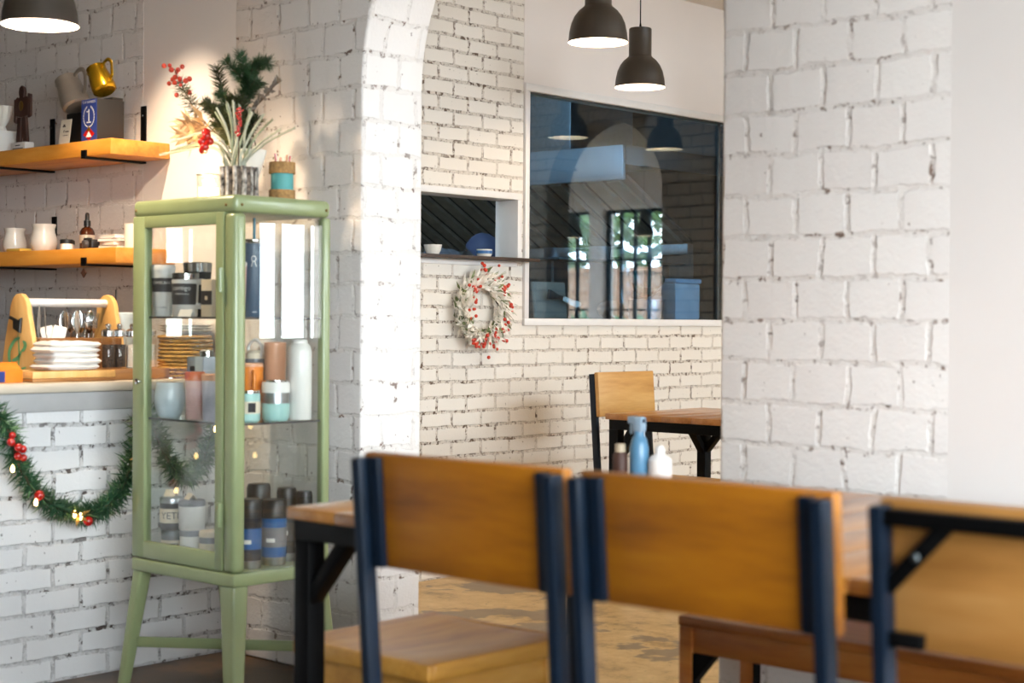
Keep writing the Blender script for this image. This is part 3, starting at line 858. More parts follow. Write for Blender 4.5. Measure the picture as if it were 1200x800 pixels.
    m = MB(); m.T = T
    for s in (-1, 1): m.ball((s * 0.097, 0.0, -0.04), 0.022, (0.4, 0.8, 1.3))
    m.build('ears', M['skin'], root)
    m = MB(); m.T = T; m.ball((0, 0.082, -0.088), 0.018, (1.3, 0.5, 0.4)); m.build('mouth', plain('lips', (140, 84, 74), 0.5), root)
    # shirt over the trunk and upper arms
    m = MB()
    m.tube([(0, -0.105, 0.84), (0, -0.10, 0.93), (0, -0.06, 1.06), (0, -0.01, 1.25), (0, 0.04, 1.385), (0, 0.125, 1.40)], [0.175, 0.180, 0.162, 0.190, 0.172, 0.085], 24, flat=0.8)
    for s in (-1, 1):
        m.tube([(s * 0.10, 0.045, 1.40), (s * 0.185, 0.05, 1.395), (s * 0.222, 0.055, 1.24), (s * 0.25, 0.062, 1.09)], [0.105, 0.096, 0.072, 0.060], 18)
    m.build('shirt', M['shirt'], root)
    m = MB()
    for s in (-1, 1):
        m.tube([(s * 0.08, -0.095, 0.95), (s * 0.10, -0.09, 0.84), (s * 0.11, -0.05, 0.48), (s * 0.115, -0.09, 0.075)], [0.118, 0.118, 0.082, 0.068], 18)
    m.build('trousers', M['greydk'], root)
    m = MB()
    for s in (-1, 1):
        m.box(s * 0.125 - 0.05, s * 0.125 + 0.05, -0.16, 0.13, 0.0, 0.085, 0.03, 3)
    m.build('shoes', M['blackp'], root)
    return root
cook()

# ------------------------------------------------------------------ wreath on the cream brick
def wreath():
    root = thing('wreath', 'frosted Christmas wreath with red berries hanging under the hatch', 'wreath', (XK + 0.035, 5.322, 1.190))
    Rm = 0.125
    def pt(a, r=Rm, dx=0.0): return Vector((dx, r * math.cos(a), r * math.sin(a)))
    m = MB()
    for k in range(7):
        ph = random.uniform(0, 6); am = random.uniform(0.006, 0.016)
        m.tube([pt(2 * PI * i / 40, Rm + am * math.sin(5 * 2 * PI * i / 40 + ph), am * math.cos(4 * 2 * PI * i / 40 + ph)) for i in range(40)], 0.0035, 6, closed=True)
    m.build('twig_ring', M['twig'], root)
    m, m2 = MB(), MB()
    for i in range(2600):
        a = random.uniform(0, 2 * PI)
        b = random.uniform(0, 2 * PI)
        rr = random.uniform(0.0, 0.034)
        base = pt(a, Rm + rr * math.cos(b), max(-0.028, rr * math.sin(b)))
        tang = Vector((0, math.sin(a), -math.cos(a)))       # clockwise sweep, as seen from the room
        d = tang * random.uniform(0.2, 1.0) + Vector((random.uniform(0.0, 0.8), math.cos(a) * random.uniform(-0.3, 1.0), math.sin(a) * random.uniform(-0.3, 1.0)))
        (m2 if random.random() < 0.13 else m).blade(base, d, random.uniform(0.026, 0.058), random.uniform(0.009, 0.018), random.uniform(-0.2, 0.2))
    m.build('frosted_leaves', plain('frosted_leaf', (250, 243, 232), 0.8, var=0.03), root)
    m2.build('green_leaves', plain('wreath_green', (128, 138, 88), 0.7, var=0.2), root)
    m = MB()
    for i in range(34):
        a = random.uniform(0, 2 * PI); d = Vector((random.uniform(0.1, 0.5), math.cos(a) * 0.7 + math.sin(a) * 0.6, math.sin(a) * 0.7 - math.cos(a) * 0.6))
        p = pt(a, Rm + 0.01, 0.015); m.tube([p, p + d * random.uniform(0.05, 0.085)], 0.0014, 5)
    m.build('sprigs', M['frost'], root)
    b0 = MB().ball((0, 0, 0), 0.0068, (1, 1, 1), 10, 7).build('berry', M['berry'], root)
    spots = []
    # clusters read off the photo: (clock angle from the right, counter-clockwise, radius, spread, how many)
    for a, r, sp, n in ((118, .115, .022, 8), (140, .135, .022, 7), (100, .165, .02, 4), (160, .10, .03, 5), (60, .15, .035, 8), (25, .155, .035, 9), (5, .165, .02, 5), (-30, .13, .028, 8), (-65, .15, .026, 9), (-95, .15, .022, 7), (-115, .165, .028, 8), (190, .10, .03, 5), (-50, .19, .012, 3), (-85, .215, .006, 1), (98, .198, .008, 2)):
        for k in range(n):
            c = Vector((0, r * math.cos(R(a)), r * math.sin(R(a))))
            spots.append(c + Vector((random.uniform(0.022, 0.046), random.gauss(0, sp * 0.55), random.gauss(0, sp * 0.75))))
    for i, p in enumerate(spots):
        o = b0 if i == 0 else b0.copy()
        if i: COL.objects.link(o); o.parent = root
        o.location = p; s = random.uniform(0.95, 1.35); o.scale = (s, s, s)
wreath()

# ------------------------------------------------------------------ chairs
def chair(name, label, loc, rz, seat=True, frame='plain', wd=0.45, group=None, bw=None):
    """steel frame with plank back; local +Y is the way the sitter faces, origin under the back uprights' top line"""
    t = thing(name, label, 'chair', loc, rz, group)
    hw = wd / 2
    LEAN = 0.075
    def yl(z): return LEAN * (0.905 - z)         # uprights run forward towards the floor
    wm = bw or M['chairwood']
    bd = MB()
    # slightly dished plank
    def P(u, zc, dep):
        x = -hw + wd * u
        return (x, dep - 0.010 * math.cos(PI * (u - 0.5)) * 0, zc)
    bd.T = Matrix.Translation((0, yl(0.815) + 0.036, 0.815)) @ Matrix.Rotation(math.atan(LEAN), 4, 'X')
    bd.box(-hw, hw, -0.008, 0.014, -0.098, 0.098, 0.004, 2)
    bd.build('backrest', wm, t)
    for s in (-1, 1):
        xc = s * (hw - 0.010)
        u = MB(); u.bar((xc, yl(0.0) + 0.012, 0.0), (xc, yl(0.905) + 0.012, 0.905), 0.020, 0.030, 0.002, side=(0, 1, 0))
        uo = u.build('upright', M['navy'], t)
        pl = MB(); pl.T = Matrix.Translation((0, yl(0.815) + 0.0245, 0.815)) @ Matrix.Rotation(math.atan(LEAN), 4, 'X')
        xi = s * (hw - 0.031)
        pl.box(min(xi, xi - s * 0.012) - 0.005, max(xi, xi - s * 0.012) + 0.005, -0.010, 0.0030, -0.096, 0.092, 0.001)
        if frame == 'plain': pl.build('mounting_plate', M['navy'], t)
        else: pl.bm.free()
        lg = MB(); lg.bar((xc, 0.40, 0.0), (xc, 0.385, 0.42), 0.022, 0.026, 0.002, side=(0, 1, 0)); lg.build('front_leg', M['navy'], t)
    f = MB()
    y0, y1 = yl(0.42) + 0.03, 0.398
    for s in (-1, 1): f.box(s * (hw - 0.02) - 0.010, s * (hw - 0.02) + 0.010, y0, y1, 0.402, 0.424, 0.002)
    f.box(-hw + 0.03, hw - 0.03, y1 - 0.022, y1, 0.402, 0.424, 0.002); f.box(-hw + 0.03, hw - 0.03, y0, y0 + 0.02, 0.402, 0.424, 0.002)
    f.build('seat_frame', M['navy'], t)
    st = MB()
    def top(u, v_):
        return 0.0
    st.box(-hw, hw, y0 + 0.004, 0.445, 0.4245, 0.447, 0.007, 3)
    st.build('seat', M['stoolwood'] if bw is None else bw, t)
    if frame == 'railed':
        r_ = MB(); r_.bar((-hw + 0.020, yl(0.890) + 0.012, 0.891), (hw - 0.020, yl(0.890) + 0.012, 0.891), 0.022, 0.024, 0.002, side=(0, 1, 0)); r_.build('top_rail', M['black'], t)
        for s in (-1, 1):
            g_ = MB(); g_.bar((s * (hw - 0.018), yl(0.80) + 0.010, 0.797), (s * (hw - 0.105), yl(0.88) + 0.010, 0.886), 0.021, 0.006, 0.001, side=(0, 1, 0))
            g_.T = Matrix.Identity(4); g_.build('gusset', M['black'], t)
            n_ = MB(); n_.box(min(s * (hw - 0.02), s * (hw - 0.068)), max(s * (hw - 0.02), s * (hw - 0.068)), yl(0.735) + 0.004, yl(0.735) + 0.018, 0.722, 0.742, 0.002)
            n_.build('lower_bracket', M['black'], t)
            bl = MB(); bl.T = Matrix.Translation((s * (hw - 0.062), yl(0.84) + 0.006, 0.842)) @ Matrix.Rotation(R(90), 4, 'X'); bl.lathe([(0.006, -0.006), (0.006, 0.003), (0.004, 0.005)], seg=10); bl.build('bolt', M['steel_dark'], t)
    return t
YC = 1.868
chair('dining_chair', 'amber plank-backed chair nearest the green cabinet, back to the viewer', (-1.848, YC, 0), 0, group='plank-backed chairs in the front row')
chair('dining_chair', 'amber plank-backed chair in the middle of the front row, back to the viewer', (-1.370, YC, 0), 0, wd=0.441, group='plank-backed chairs in the front row')
chair('dining_chair', 'chair with black top rail and corner gusset, at the right edge of the row', (-0.856, YC, 0), 0, frame='railed', bw=M['chairwood_lit'], group='plank-backed chairs in the front row')
chair('dining_chair', 'pale oak plank-backed chair against the cream brick wall below the kitchen window', (-4.612, 5.757, 0), R(-90), wd=0.40, bw=M['chairwood_y'])

# ------------------------------------------------------------------ tables
def table(name, label, x0, x1, y0, y1, yleg=None, group=None):
    cx, cy = (x0 + x1) / 2, (y0 + y1) / 2
    t = thing(name, label, 'table', (cx, cy, 0), 0, group)
    hx, hy = (x1 - x0) / 2, (y1 - y0) / 2
    tp = MB()
    n = 5 if x1 - x0 < 1 else 14
    for i in range(n):
        a = -hx + 2 * hx * i / n; b = -hx + 2 * hx * (i + 1) / n
        tp.box(a + 0.0006, b - 0.0006, -hy, hy, 0.725, 0.750, 0.0025)
    tp.build('tabletop', M['tablewood'], t)
    yb = hy if yleg is None else yleg - cy
    ay = -hy + 0.012
    T = 0.046
    xs = (-hx + 0.012 + T / 2, hx - 0.012 - T / 2); ys = (ay + T / 2, yb - 0.012 - T / 2)
    ap = MB()
    for y in ys: ap.box(xs[0] - T / 2, xs[1] + T / 2, y - T / 2, y + T / 2, 0.683, 0.7248, 0.002)
    for x in xs: ap.box(x - T / 2, x + T / 2, ys[0] + T / 2, ys[1] - T / 2, 0.683, 0.7248, 0.002)
    ap.build('apron_frame', M['black'], t)
    for x in xs:
        for y in ys:
            MB().box(x - T / 2, x + T / 2, y - T / 2, y + T / 2, 0.0, 0.683, 0.002).build('leg', M['black'], t)
            dx = 0.125 if x < 0 else -0.125; dy = 0.125 if y < (ys[0] + ys[1]) / 2 else -0.125
            br = MB(); br.bar((x, y, 0.545), (x + dx, y, 0.69), 0.026, 0.036, 0.001, side=(0, 1, 0)); br.build('brace', M['black'], t)
            br = MB(); br.bar((x, y, 0.545), (x, y + dy, 0.69), 0.026, 0.036, 0.001, side=(1, 0, 0)); br.build('brace', M['black'], t)
    return t
TG = 'wood and black steel tables pushed together'
table('dining_table', 'long wooden table on black steel legs behind the front row of chairs', -2.632, -0.56, 2.19, 3.30, 3.137)
table('dining_table', 'wooden table on black steel legs standing by the back wall', -4.36, -3.62, 5.36, 6.06)

# ------------------------------------------------------------------ stool with dished seat, bench
def stool():
    t = thing('wooden_stool', 'low wooden stool with a dished seat under the table end', 'stool', (-2.548, 2.535, 0))
    hx, hy = 0.212, 0.22
    m = MB()
    N = 14
    def f(side):
        def fn(u, v_):
            x = (u - .5) * 2; y = (v_ - .5) * 2
            px_ = hx * math.copysign(abs(x) ** 0.95, x); py_ = hy * math.copysign(abs(y) ** 0.95, y)
            dish = 0.016 * (1 - x * x) * (0.4 + 0.6 * (1 - y * y))
            ed = 0.006 * (max(abs(x), abs(y)) > 0.96)
            return (px_, py_, (0.450 - dish - ed) if side else 0.412)
        return fn
    m.grid(f(1), N, N)
    gb = m.bm
    m.grid(f(0), 2, 2)
    bot = list(gb.verts)[-4:]
    m.build('seat', M['stoolwood'], t, angle=60)
    sk = MB()
    # rim of the seat, its edge about four centimetres deep
    sk.box(-hx, hx, -hy, -hy + 0.02, 0.405, 0.4435, 0.006, 3); sk.box(-hx, hx, hy - 0.02, hy, 0.405, 0.4435, 0.006, 3)
    sk.box(-hx, -hx + 0.02, -hy + 0.018, hy - 0.018, 0.405, 0.4435, 0.006, 3); sk.box(hx - 0.02, hx, -hy + 0.018, hy - 0.018, 0.405, 0.4435, 0.006, 3)
    sk.build('seat_rim', M['stoolwood'], t)
    ra = MB()
    for s in (-1, 1):
        ra.box(-hx + 0.05, hx - 0.05, s * (hy - 0.04) - 0.011, s * (hy - 0.04) + 0.011, 0.345, 0.4045); ra.box(s * (hx - 0.04) - 0.011, s * (hx - 0.04) + 0.011, -hy + 0.05, hy - 0.05, 0.345, 0.4045)
    ra.build('rail', M['stoolwood'], t)
    for sx in (-1, 1):
        for sy in (-1, 1):
            l = MB(); l.bar((sx * (hx - 0.02), sy * (hy - 0.02), 0.0), (sx * (hx - 0.04), sy * (hy - 0.04), 0.405), 0.034, 0.034, 0.004, side=(0, 1, 0)); l.build('leg', M['stoolwood'], t)
stool()

def bench():
    t = thing('wooden_bench', 'long low wooden bench along the foot of the brick pillar', 'bench', (-1.55, 3.215, 0))
    L0, L1 = -0.725, 0.86
    m = MB(); m.box(L0, L1, -0.145, 0.145, 0.432, 0.456, 0.005); m.build('seat', M['benchwood'], t)
    m = MB(); m.box(L0 + 0.036, L1 - 0.036, -0.135, -0.113, 0.372, 0.4315, 0.003); m.box(L0 + 0.036, L1 - 0.036, 0.113, 0.135, 0.372, 0.4315, 0.003); m.build('rail', M['benchwood'], t)
    for x in (L0 + 0.02, L1 - 0.02):
        for y in (-0.124, 0.124):
            lg = MB().box(x - 0.018, x + 0.018, y - 0.018, y + 0.018, 0, 0.4315, 0.003).build('leg', M['benchwood'], t)
            s = 1 if x < 0 else -1
            b_ = MB(); x2 = x + s * 0.0185
            b_.box(min(x2, x2 + s * 0.004), max(x2, x2 + s * 0.004), y - 0.014, y + 0.014, 0.02, 0.372)
            b_.prism([(x2, 0.372), (x2 + s * 0.06, 0.372), (x2, 0.30)], 'Y', y - 0.013, y + 0.013)
            b_.build('steel_bracket', M['black'], lg)
bench()

# ------------------------------------------------------------------ sauces standing on the front tables
def bottle(name, label, cat, loc, parts, group=None):
    t = thing(name, label, cat, loc, 0, group)
    for nm, prof, mat in parts:
        MB().lathe(prof, seg=24).build(nm, mat, t)
    return t
bottle('sauce_bottle', 'small brown sauce bottle with a pale cap on the front table', 'bottle', (-2.545, 3.19, 0.7505),
       [('bottle_body', [(0.017, 0), (0.019, 0.004), (0.019, 0.055), (0.013, 0.064)], M['brown']), ('cap', [(0.0135, 0.063), (0.0135, 0.082), (0.011, 0.084)], plain('pale_cap', (176, 160, 136), 0.5))])
t = thing('spray_bottle', 'pale blue spray bottle standing between the brown bottle and the white one', 'bottle', (-2.505, 3.215, 0.7505))
MB().lathe([(0.021, 0), (0.024, 0.006), (0.024, 0.075), (0.018, 0.098), (0.013, 0.106), (0.013, 0.116)], seg=24).build('bottle_body', plain('blue_clear_plastic', (84, 130, 162), 0.3), t)
m = MB(); m.box(-0.014, 0.014, -0.012, 0.012, 0.114, 0.150, 0.004); m.box(-0.032, 0.014, -0.009, 0.009, 0.134, 0.152, 0.003); m.box(-0.028, -0.020, -0.004, 0.004, 0.108, 0.136, 0.002)
m.build('spray_head', plain('blue_trigger', (138, 160, 178), 0.5), t)
bottle('squeeze_bottle', 'white squeeze bottle with round cap at the right of the sauces', 'bottle', (-2.455, 3.235, 0.7505),
       [('bottle_body', [(0.027, 0), (0.030, 0.005), (0.030, 0.046), (0.022, 0.056), (0.012, 0.060)], M['white_p']), ('cap', [(0.0125, 0.0595), (0.0125, 0.074), (0.008, 0.081), (0.003, 0.083)], M['white_p'])])
# ================================================================== counter
ct = thing('counter', 'white brick counter with grey apron and pale worktop along the left side', 'counter', (-4.80, 1.5, 0))
MB().box(-0.40, 0.31, -2.0, 1.966, 0, 0.905).build('brick_base', M['brick_counter'], ct)
MB().box(0.3105, 0.325, -2.0, 1.964, 0.846, 0.905, 0.003).build('apron', M['apron'], ct)
MB().box(-0.42, 0.345, -2.02, 1.964, 0.9055, 0.936, 0.006).build('worktop', M['worktop'], ct)
ZC = 0.9365

# ------------------------------------------------------------------ wall shelves
def wall_shelf(label, x1, z0, z1, bx):
    t = thing('wall_shelf', label, 'shelf', (-6.4, 3.345, z0), group='pine wall shelves')
    MB().box(-1.6, x1 + 6.4, -0.123, 0.123, 0, z1 - z0, 0.004).build('shelf_board', M['shelfwood'], t)
    for x in bx:
        m = MB(); X = x + 6.4
        m.box(X - 0.015, X + 0.015, 0.1165, 0.1235, -0.008, z1 - z0 + 0.145, 0.001) if False else None
        m.box(X - 0.015, X + 0.015, -0.130, 0.1235, -0.0075, -0.001, 0.001)
        m.box(X - 0.015, X + 0.015, -0.130, -0.1235, -0.001, 0.022, 0.001)
        m.box(X - 0.015, X + 0.015, 0.1175, 0.1235, z1 - z0 + 0.001, z1 - z0 + 0.145, 0.001)
        b_ = m.build('bracket', M['black'], t)
        MB().ball((X, 0.1165, z1 - z0 + 0.11), 0.004).build('screw', M['steel_dark'], b_)
    return t
wall_shelf('upper pine shelf on black brackets with the tilted jugs', -4.815, 1.702, 1.757, (-4.972, -5.570, -6.6))
wall_shelf('lower pine shelf on black brackets with the white mugs', -4.782, 1.327, 1.381, (-4.972, -5.556, -6.6))
ZU, ZL = 1.7575, 1.3815
tg = thing('hanging_tag', 'little brown diamond tag hanging under the lower shelf', 'tag', (-4.972, 3.219, 1.295))
MB().prism([(0, -0.017), (0.017, 0), (0, 0.017), (-0.017, 0)], 'Y', -0.002, 0.002).build('tag_plate', M['brown'], tg)
MB().tube([(0, 0, 0.016), (0, 0, 0.028)], 0.0012, 6).build('string', M['jute'], tg)

# upper shelf
vb = thing('white_box', 'white printed box under the fluted cup at the left end of the upper shelf', 'box', (-5.705, 3.33, ZU))
MB().box(-0.045, 0.04, -0.04, 0.04, 0, 0.095, 0.002).build('carton', M['paper'], vb)
m = MB()
for i, z in enumerate((0.072, 0.045, 0.035, 0.02)): m.box(-0.03 + 0.006 * (i % 2), 0.028 - 0.005 * i, -0.0406, -0.0402, z, z + 0.004)
m.build('print', M['grey'], vb)
m = MB()
m.lathe([(0.016, 0), (0.018, 0.005), (0.012, 0.018), (0.030, 0.045), (0.040, 0.085), (0.041, 0.095), (0.036, 0.095), (0.026, 0.048), (0.001, 0.03)], seg=40, cap1=False)
for v_ in m.bm.verts:
    a = math.atan2(v_.co.y, v_.co.x); k = 1 + 0.045 * math.cos(14 * a) * (v_.co.z > 0.02); v_.co.x *= k; v_.co.y *= k
single('fluted_cup', 'white fluted cup standing on the white printed box', 'cup', m, M['white_cer'], (-5.705, 3.33, ZU + 0.0955))

aw = thing('award', 'brown cut-out figure award on a white base on the upper shelf', 'award', (-5.560, 3.33, ZU)); aw.scale = (1.4, 1.0, 1.16)
MB().box(-0.036, 0.036, -0.02, 0.02, 0, 0.036, 0.003).build('base', M['paper'], aw)
m = MB()
body = [(-0.012, 0.120), (-0.030, 0.125), (-0.036, 0.175), (-0.022, 0.185), (-0.010, 0.182), (-0.014, 0.200), (-0.010, 0.216), (0, 0.222), (0.010, 0.216), (0.014, 0.200), (0.010, 0.182), (0.022, 0.185), (0.038, 0.175), (0.032, 0.125), (0.014, 0.120)]
m.prism(body, 'Y', -0.006, 0.006, 0.002)
m.prism([(-0.026, 0.0365), (-0.006, 0.0365), (-0.002, 0.118), (-0.020, 0.120)], 'Y', -0.006, 0.006, 0.002)
m.prism([(0.008, 0.0365), (0.030, 0.0365), (0.020, 0.120), (0.002, 0.118)], 'Y', -0.006, 0.006, 0.002)
m.prism([(-0.040, 0.105), (-0.030, 0.100), (-0.026, 0.175), (-0.038, 0.180)], 'Y', -0.005, 0.005, 0.002)
m.prism([(0.030, 0.115), (0.044, 0.120), (0.044, 0.190), (0.030, 0.195)], 'Y', -0.005, 0.005, 0.002)
m.build('figure', M['brown'], aw)
m = MB(); m.ball((0, -0.007, 0.155), 0.012, (0.9, 0.3, 1.4)); m.build('badge', plain('bronze', (120, 92, 40), 0.4, 0.5), aw)
m = MB()
for i, (z, w_) in enumerate(((0.024, 0.012), (0.014, 0.026), (0.009, 0.022))): m.box(-w_, w_, -0.0206, -0.0202, z, z + 0.003)
m.build('print', M['greydk'], aw)

cd = thing('price_card', 'small cream card with a car sketch leaning before the dark boxes', 'card', (-5.150, 3.250, ZU), rot=(R(-8), 0, R(6)))
MB().box(-0.029, 0.029, -0.001, 0.001, 0, 0.092).build('card', M['cream'], cd)
m = MB(); m.box(-0.016, 0.0, -0.0016, -0.0012, 0.064, 0.069); m.box(-0.013, -0.003, -0.0016, -0.0012, 0.069, 0.074)
m.box(-0.008, -0.004, -0.0016, -0.0012, 0.044, 0.053); m.box(0.001, 0.021, -0.0016, -0.0012, 0.045, 0.049); m.box(-0.008, 0.018, -0.0016, -0.0012, 0.032, 0.034)
m.build('print', M['brown'], cd)
single('dark_box', 'dark box behind the cream card, carrying the silver jug', 'box', MB().box(-0.045, 0.045, -0.06, 0.06, 0, 0.118, 0.003), M['board'], (-5.160, 3.355, ZU))
pb = thing('prize_box', 'black box with a blue first-prize label, carrying the gold jug', 'box', (-4.992, 3.308, ZU))
MB().box(-0.048, 0.048, -0.056, 0.056, 0, 0.150, 0.002).build('carton', M['board'], pb)
MB().box(-0.020, 0.044, 0.010, 0.054, 0.1505, 0.160, 0.002).build('flap', M['board'], pb)
lb = MB().box(-0.047, 0.0475, -0.0572, -0.0562, 0.002, 0.149).build('blue_label', M['bluebox'], pb)
fn = lambda x0, z0: (lambda u, v_: (x0 + u, -0.0576, z0 + v_))
m = MB(); m.text('1', 0.062, fn(0.0, 0.090)); m.box(-0.014, 0.014, -0.0580, -0.0575, 0.066, 0.070); m.box(-0.014, -0.004, -0.0580, -0.0575, 0.104, 0.108)
for s in (-1, 1):
    for k in range(11):
        a = R(-80 + k * 14.5); c = Vector((s * 0.033 * math.cos(a), 0, 0.088 + 0.036 * math.sin(a)))
        d = Vector((s * -math.sin(a) * 0.8 + s * 0.5, 0, math.cos(a))); d.normalize(); n_ = Vector((d.z, 0, -d.x))
        vs = [m.bm.verts.new((q.x, -0.0577, q.z)) for q in (c - d * 0.006, c + n_ * 0.0026, c + d * 0.006, c - n_ * 0.0026)]
        m._fin(vs, [m.bm.faces.new(vs)])
m.text('CUP AWARDS', 0.0125, fn(0, 0.139))
m.build('white_print', M['paper'], lb)
m = MB(); m.prism([(-0.036, 0.026), (0, 0.004), (0.036, 0.026), (0, 0.052)], 'Y', -0.0579, -0.0574); m.build('red_emblem', M['red'], lb)
m = MB(); m.prism([(-0.010, 0.038), (0.010, 0.038), (0, 0.060)], 'Y', -0.0583, -0.0580); m.build('gold_peak', M['gold'], lb)
m = MB(); m.prism([(-0.018, 0.016), (0.018, 0.016), (0, 0.036)], 'Y', -0.0583, -0.0580); m.build('white_peak', M['paper'], lb)

def jug(name, label, loc, mat, tilt, sc=1.0):
    t = thing(name, label, 'jug', loc, rot=(0, R(tilt), R(8)))
    m = MB()
    pr = [(0.001, 0.0), (0.036, 0.0), (0.043, 0.006), (0.044, 0.02), (0.042, 0.045), (0.037, 0.075), (0.035, 0.092), (0.0365, 0.102)]
    m.lathe([(r * sc, z * sc) for r, z in pr], seg=36, cap0=False, cap1=False)
    m.lathe([(r * sc, z * sc) for r, z in [(0.0365, 0.102), (0.034, 0.1015), (0.0325, 0.09), (0.034, 0.07), (0.040, 0.04), (0.041, 0.01), (0.001, 0.006)]], seg=36, cap0=False, cap1=False)
    for v_ in m.bm.verts:
        if v_.co.z > 0.08 * sc and v_.co.x < -0.015 * sc:
            k = (v_.co.z / sc - 0.08) / 0.022; w_ = max(0, 1 - abs(v_.co.y) / (0.02 * sc))
            v_.co.x -= 0.016 * sc * k * w_; v_.co.z += 0.006 * sc * k * w_
    m.build('jug_body', mat, t)
    h = MB(); h.tube([(p[0] * sc, 0, p[1] * sc) for p in spline2([(0.034, 0.092), (0.058, 0.096), (0.074, 0.088), (0.076, 0.07), (0.066, 0.048), (0.055, 0.030), (0.042, 0.026)])], 0.0032 * sc, 8, flat=2.2)
    h.build('handle', mat, t)
    return t
def spline2(p2):
    return [(v.x, v.z) for v in spline([(a, 0, b) for a, b in p2], 6)]
jug('milk_jug', 'silver steel milk jug tilted on the dark box', (-5.165, 3.315, ZU + 0.1185 + 0.0220), M['jugsteel'], -29, 1.2)
jug('milk_jug', 'gold milk jug tilted on top of the prize box', (-4.965, 3.30, ZU + 0.1605 + 0.0180), M['gold'], -30, 0.98)

# lower shelf
def mug(label, loc, s=1.0):
    t = thing('white_mug', label, 'mug', loc, R(125), group='bulbous white mugs')
    MB().lathe([(r * s, z * s) for r, z in [(0.001, 0.006), (0.034, 0.0), (0.040, 0.004), (0.0475, 0.026), (0.047, 0.044), (0.039, 0.070), (0.0385, 0.082), (0.043, 0.0985), (0.040, 0.0985), (0.035, 0.082), (0.036, 0.07), (0.044, 0.043), (0.001, 0.012)]], seg=36, cap0=False, cap1=False).build('mug_body', M['white_cer'], t)
    MB().tube(spline([(0.040 * s, 0, 0.078 * s), (0.062 * s, 0, 0.078 * s), (0.072 * s, 0, 0.058 * s), (0.062 * s, 0, 0.034 * s), (0.045 * s, 0, 0.028 * s)], 6), 0.0045 * s, 8).build('handle', M['white_cer'], t)
mug('white bulbous mug at the left end of the lower shelf', (-5.595, 3.32, ZL), 0.95)
mug('white bulbous mug beside the yellow sachet on the lower shelf', (-5.392, 3.32, ZL), 1.04)
single('yellow_sachet', 'flat yellow sachet lying between the two white mugs', 'sachet', MB().box(-0.05, 0.05, -0.025, 0.025, 0, 0.012, 0.005), plain('yellow_foil', (226, 186, 84), 0.4), (-5.47, 3.262, ZL))
db = thing('dropper_bottle', 'amber dropper bottle with cream label on the lower shelf', 'bottle', (-5.145, 3.345, ZL))
MB().lathe([(0.024, 0), (0.027, 0.004), (0.027, 0.066), (0.020, 0.080), (0.010, 0.086), (0.010, 0.090)], seg=24).build('bottle_body', M['amber'], db)
MB().lathe([(0.0125, 0.088), (0.0125, 0.108), (0.008, 0.110), (0.0075, 0.132), (0.004, 0.137)], seg=20).build('dropper_cap', M['blackp'], db)
band(0.027, 0.026, 0.027, 0.056).build('label', M['cream'], db)
for i, (x, y) in enumerate(((-5.215, 3.31), (-5.168, 3.275))):
    sj = thing('cream_jar', ('squat white jar with black lid, left of the dropper bottle', 'squat white jar with black lid, in front of the dropper bottle')[i], 'jar', (x, y, ZL), group='squat cosmetic jars')
    MB().lathe([(0.022, 0), (0.023, 0.003), (0.023, 0.022)], seg=24).build('jar_body', M['white_p'], sj)
    MB().lathe([(0.024, 0.0222), (0.024, 0.036), (0.022, 0.038)], seg=24).build('lid', M['blackp'], sj)
cm = thing('compact_camera', 'small black camera lying beside the dropper bottle', 'camera', (-5.075, 3.315, ZL), R(-12))
MB().box(-0.05, 0.05, -0.018, 0.018, 0, 0.036, 0.006).build('camera_body', M['blackp'], cm)
m = MB(); m.T = Matrix.Translation((0.010, -0.018, 0.018)) @ Matrix.Rotation(R(90), 4, 'X'); m.lathe([(0.016, 0), (0.016, 0.014), (0.013, 0.016)], seg=20); m.build('lens', M['greydk'], cm)
MB().box(-0.045, -0.015, -0.012, 0.012, 0.036, 0.044, 0.003).build('viewfinder', M['blackp'], cm)
for i, (w_, d_, a, mt) in enumerate(((0.052, 0.04, 4, 'greydk'), (0.050, 0.04, -6, 'cream'), (0.054, 0.04, 9, 'grey'), (0.050, 0.038, -3, 'paper'))):
    bo = thing('booklet', ('charcoal booklet at the bottom of the pile by the white tumbler', 'cream booklet second from the bottom of the shelf pile', 'grey booklet second from the top of the shelf pile', 'white booklet on top of the shelf pile')[i], 'booklet', (-4.935, 3.33, ZL + 0.0125 * i), R(a), group='booklets piled on the lower shelf')
    MB().box(-w_, w_, -d_, d_, 0.0015, 0.0105).build('pages', M['paper'], bo)
    m = MB(); m.box(-w_ - 0.001, w_ + 0.001, -d_ - 0.001, d_ + 0.001, 0, 0.0015); m.box(-w_ - 0.001, w_ + 0.001, -d_ - 0.001, d_ + 0.001, 0.0105, 0.012); m.build('cover', M[mt], bo)
wt = MB().lathe([(0.001, 0.004), (0.030, 0), (0.033, 0.003), (0.036, 0.086), (0.034, 0.086), (0.031, 0.006), (0.001, 0.007)], cap0=False, cap1=False)
single('white_tumbler', 'plain white cup at the right end of the lower shelf', 'cup', wt, M['white_cer'], (-4.845, 3.34, ZL))

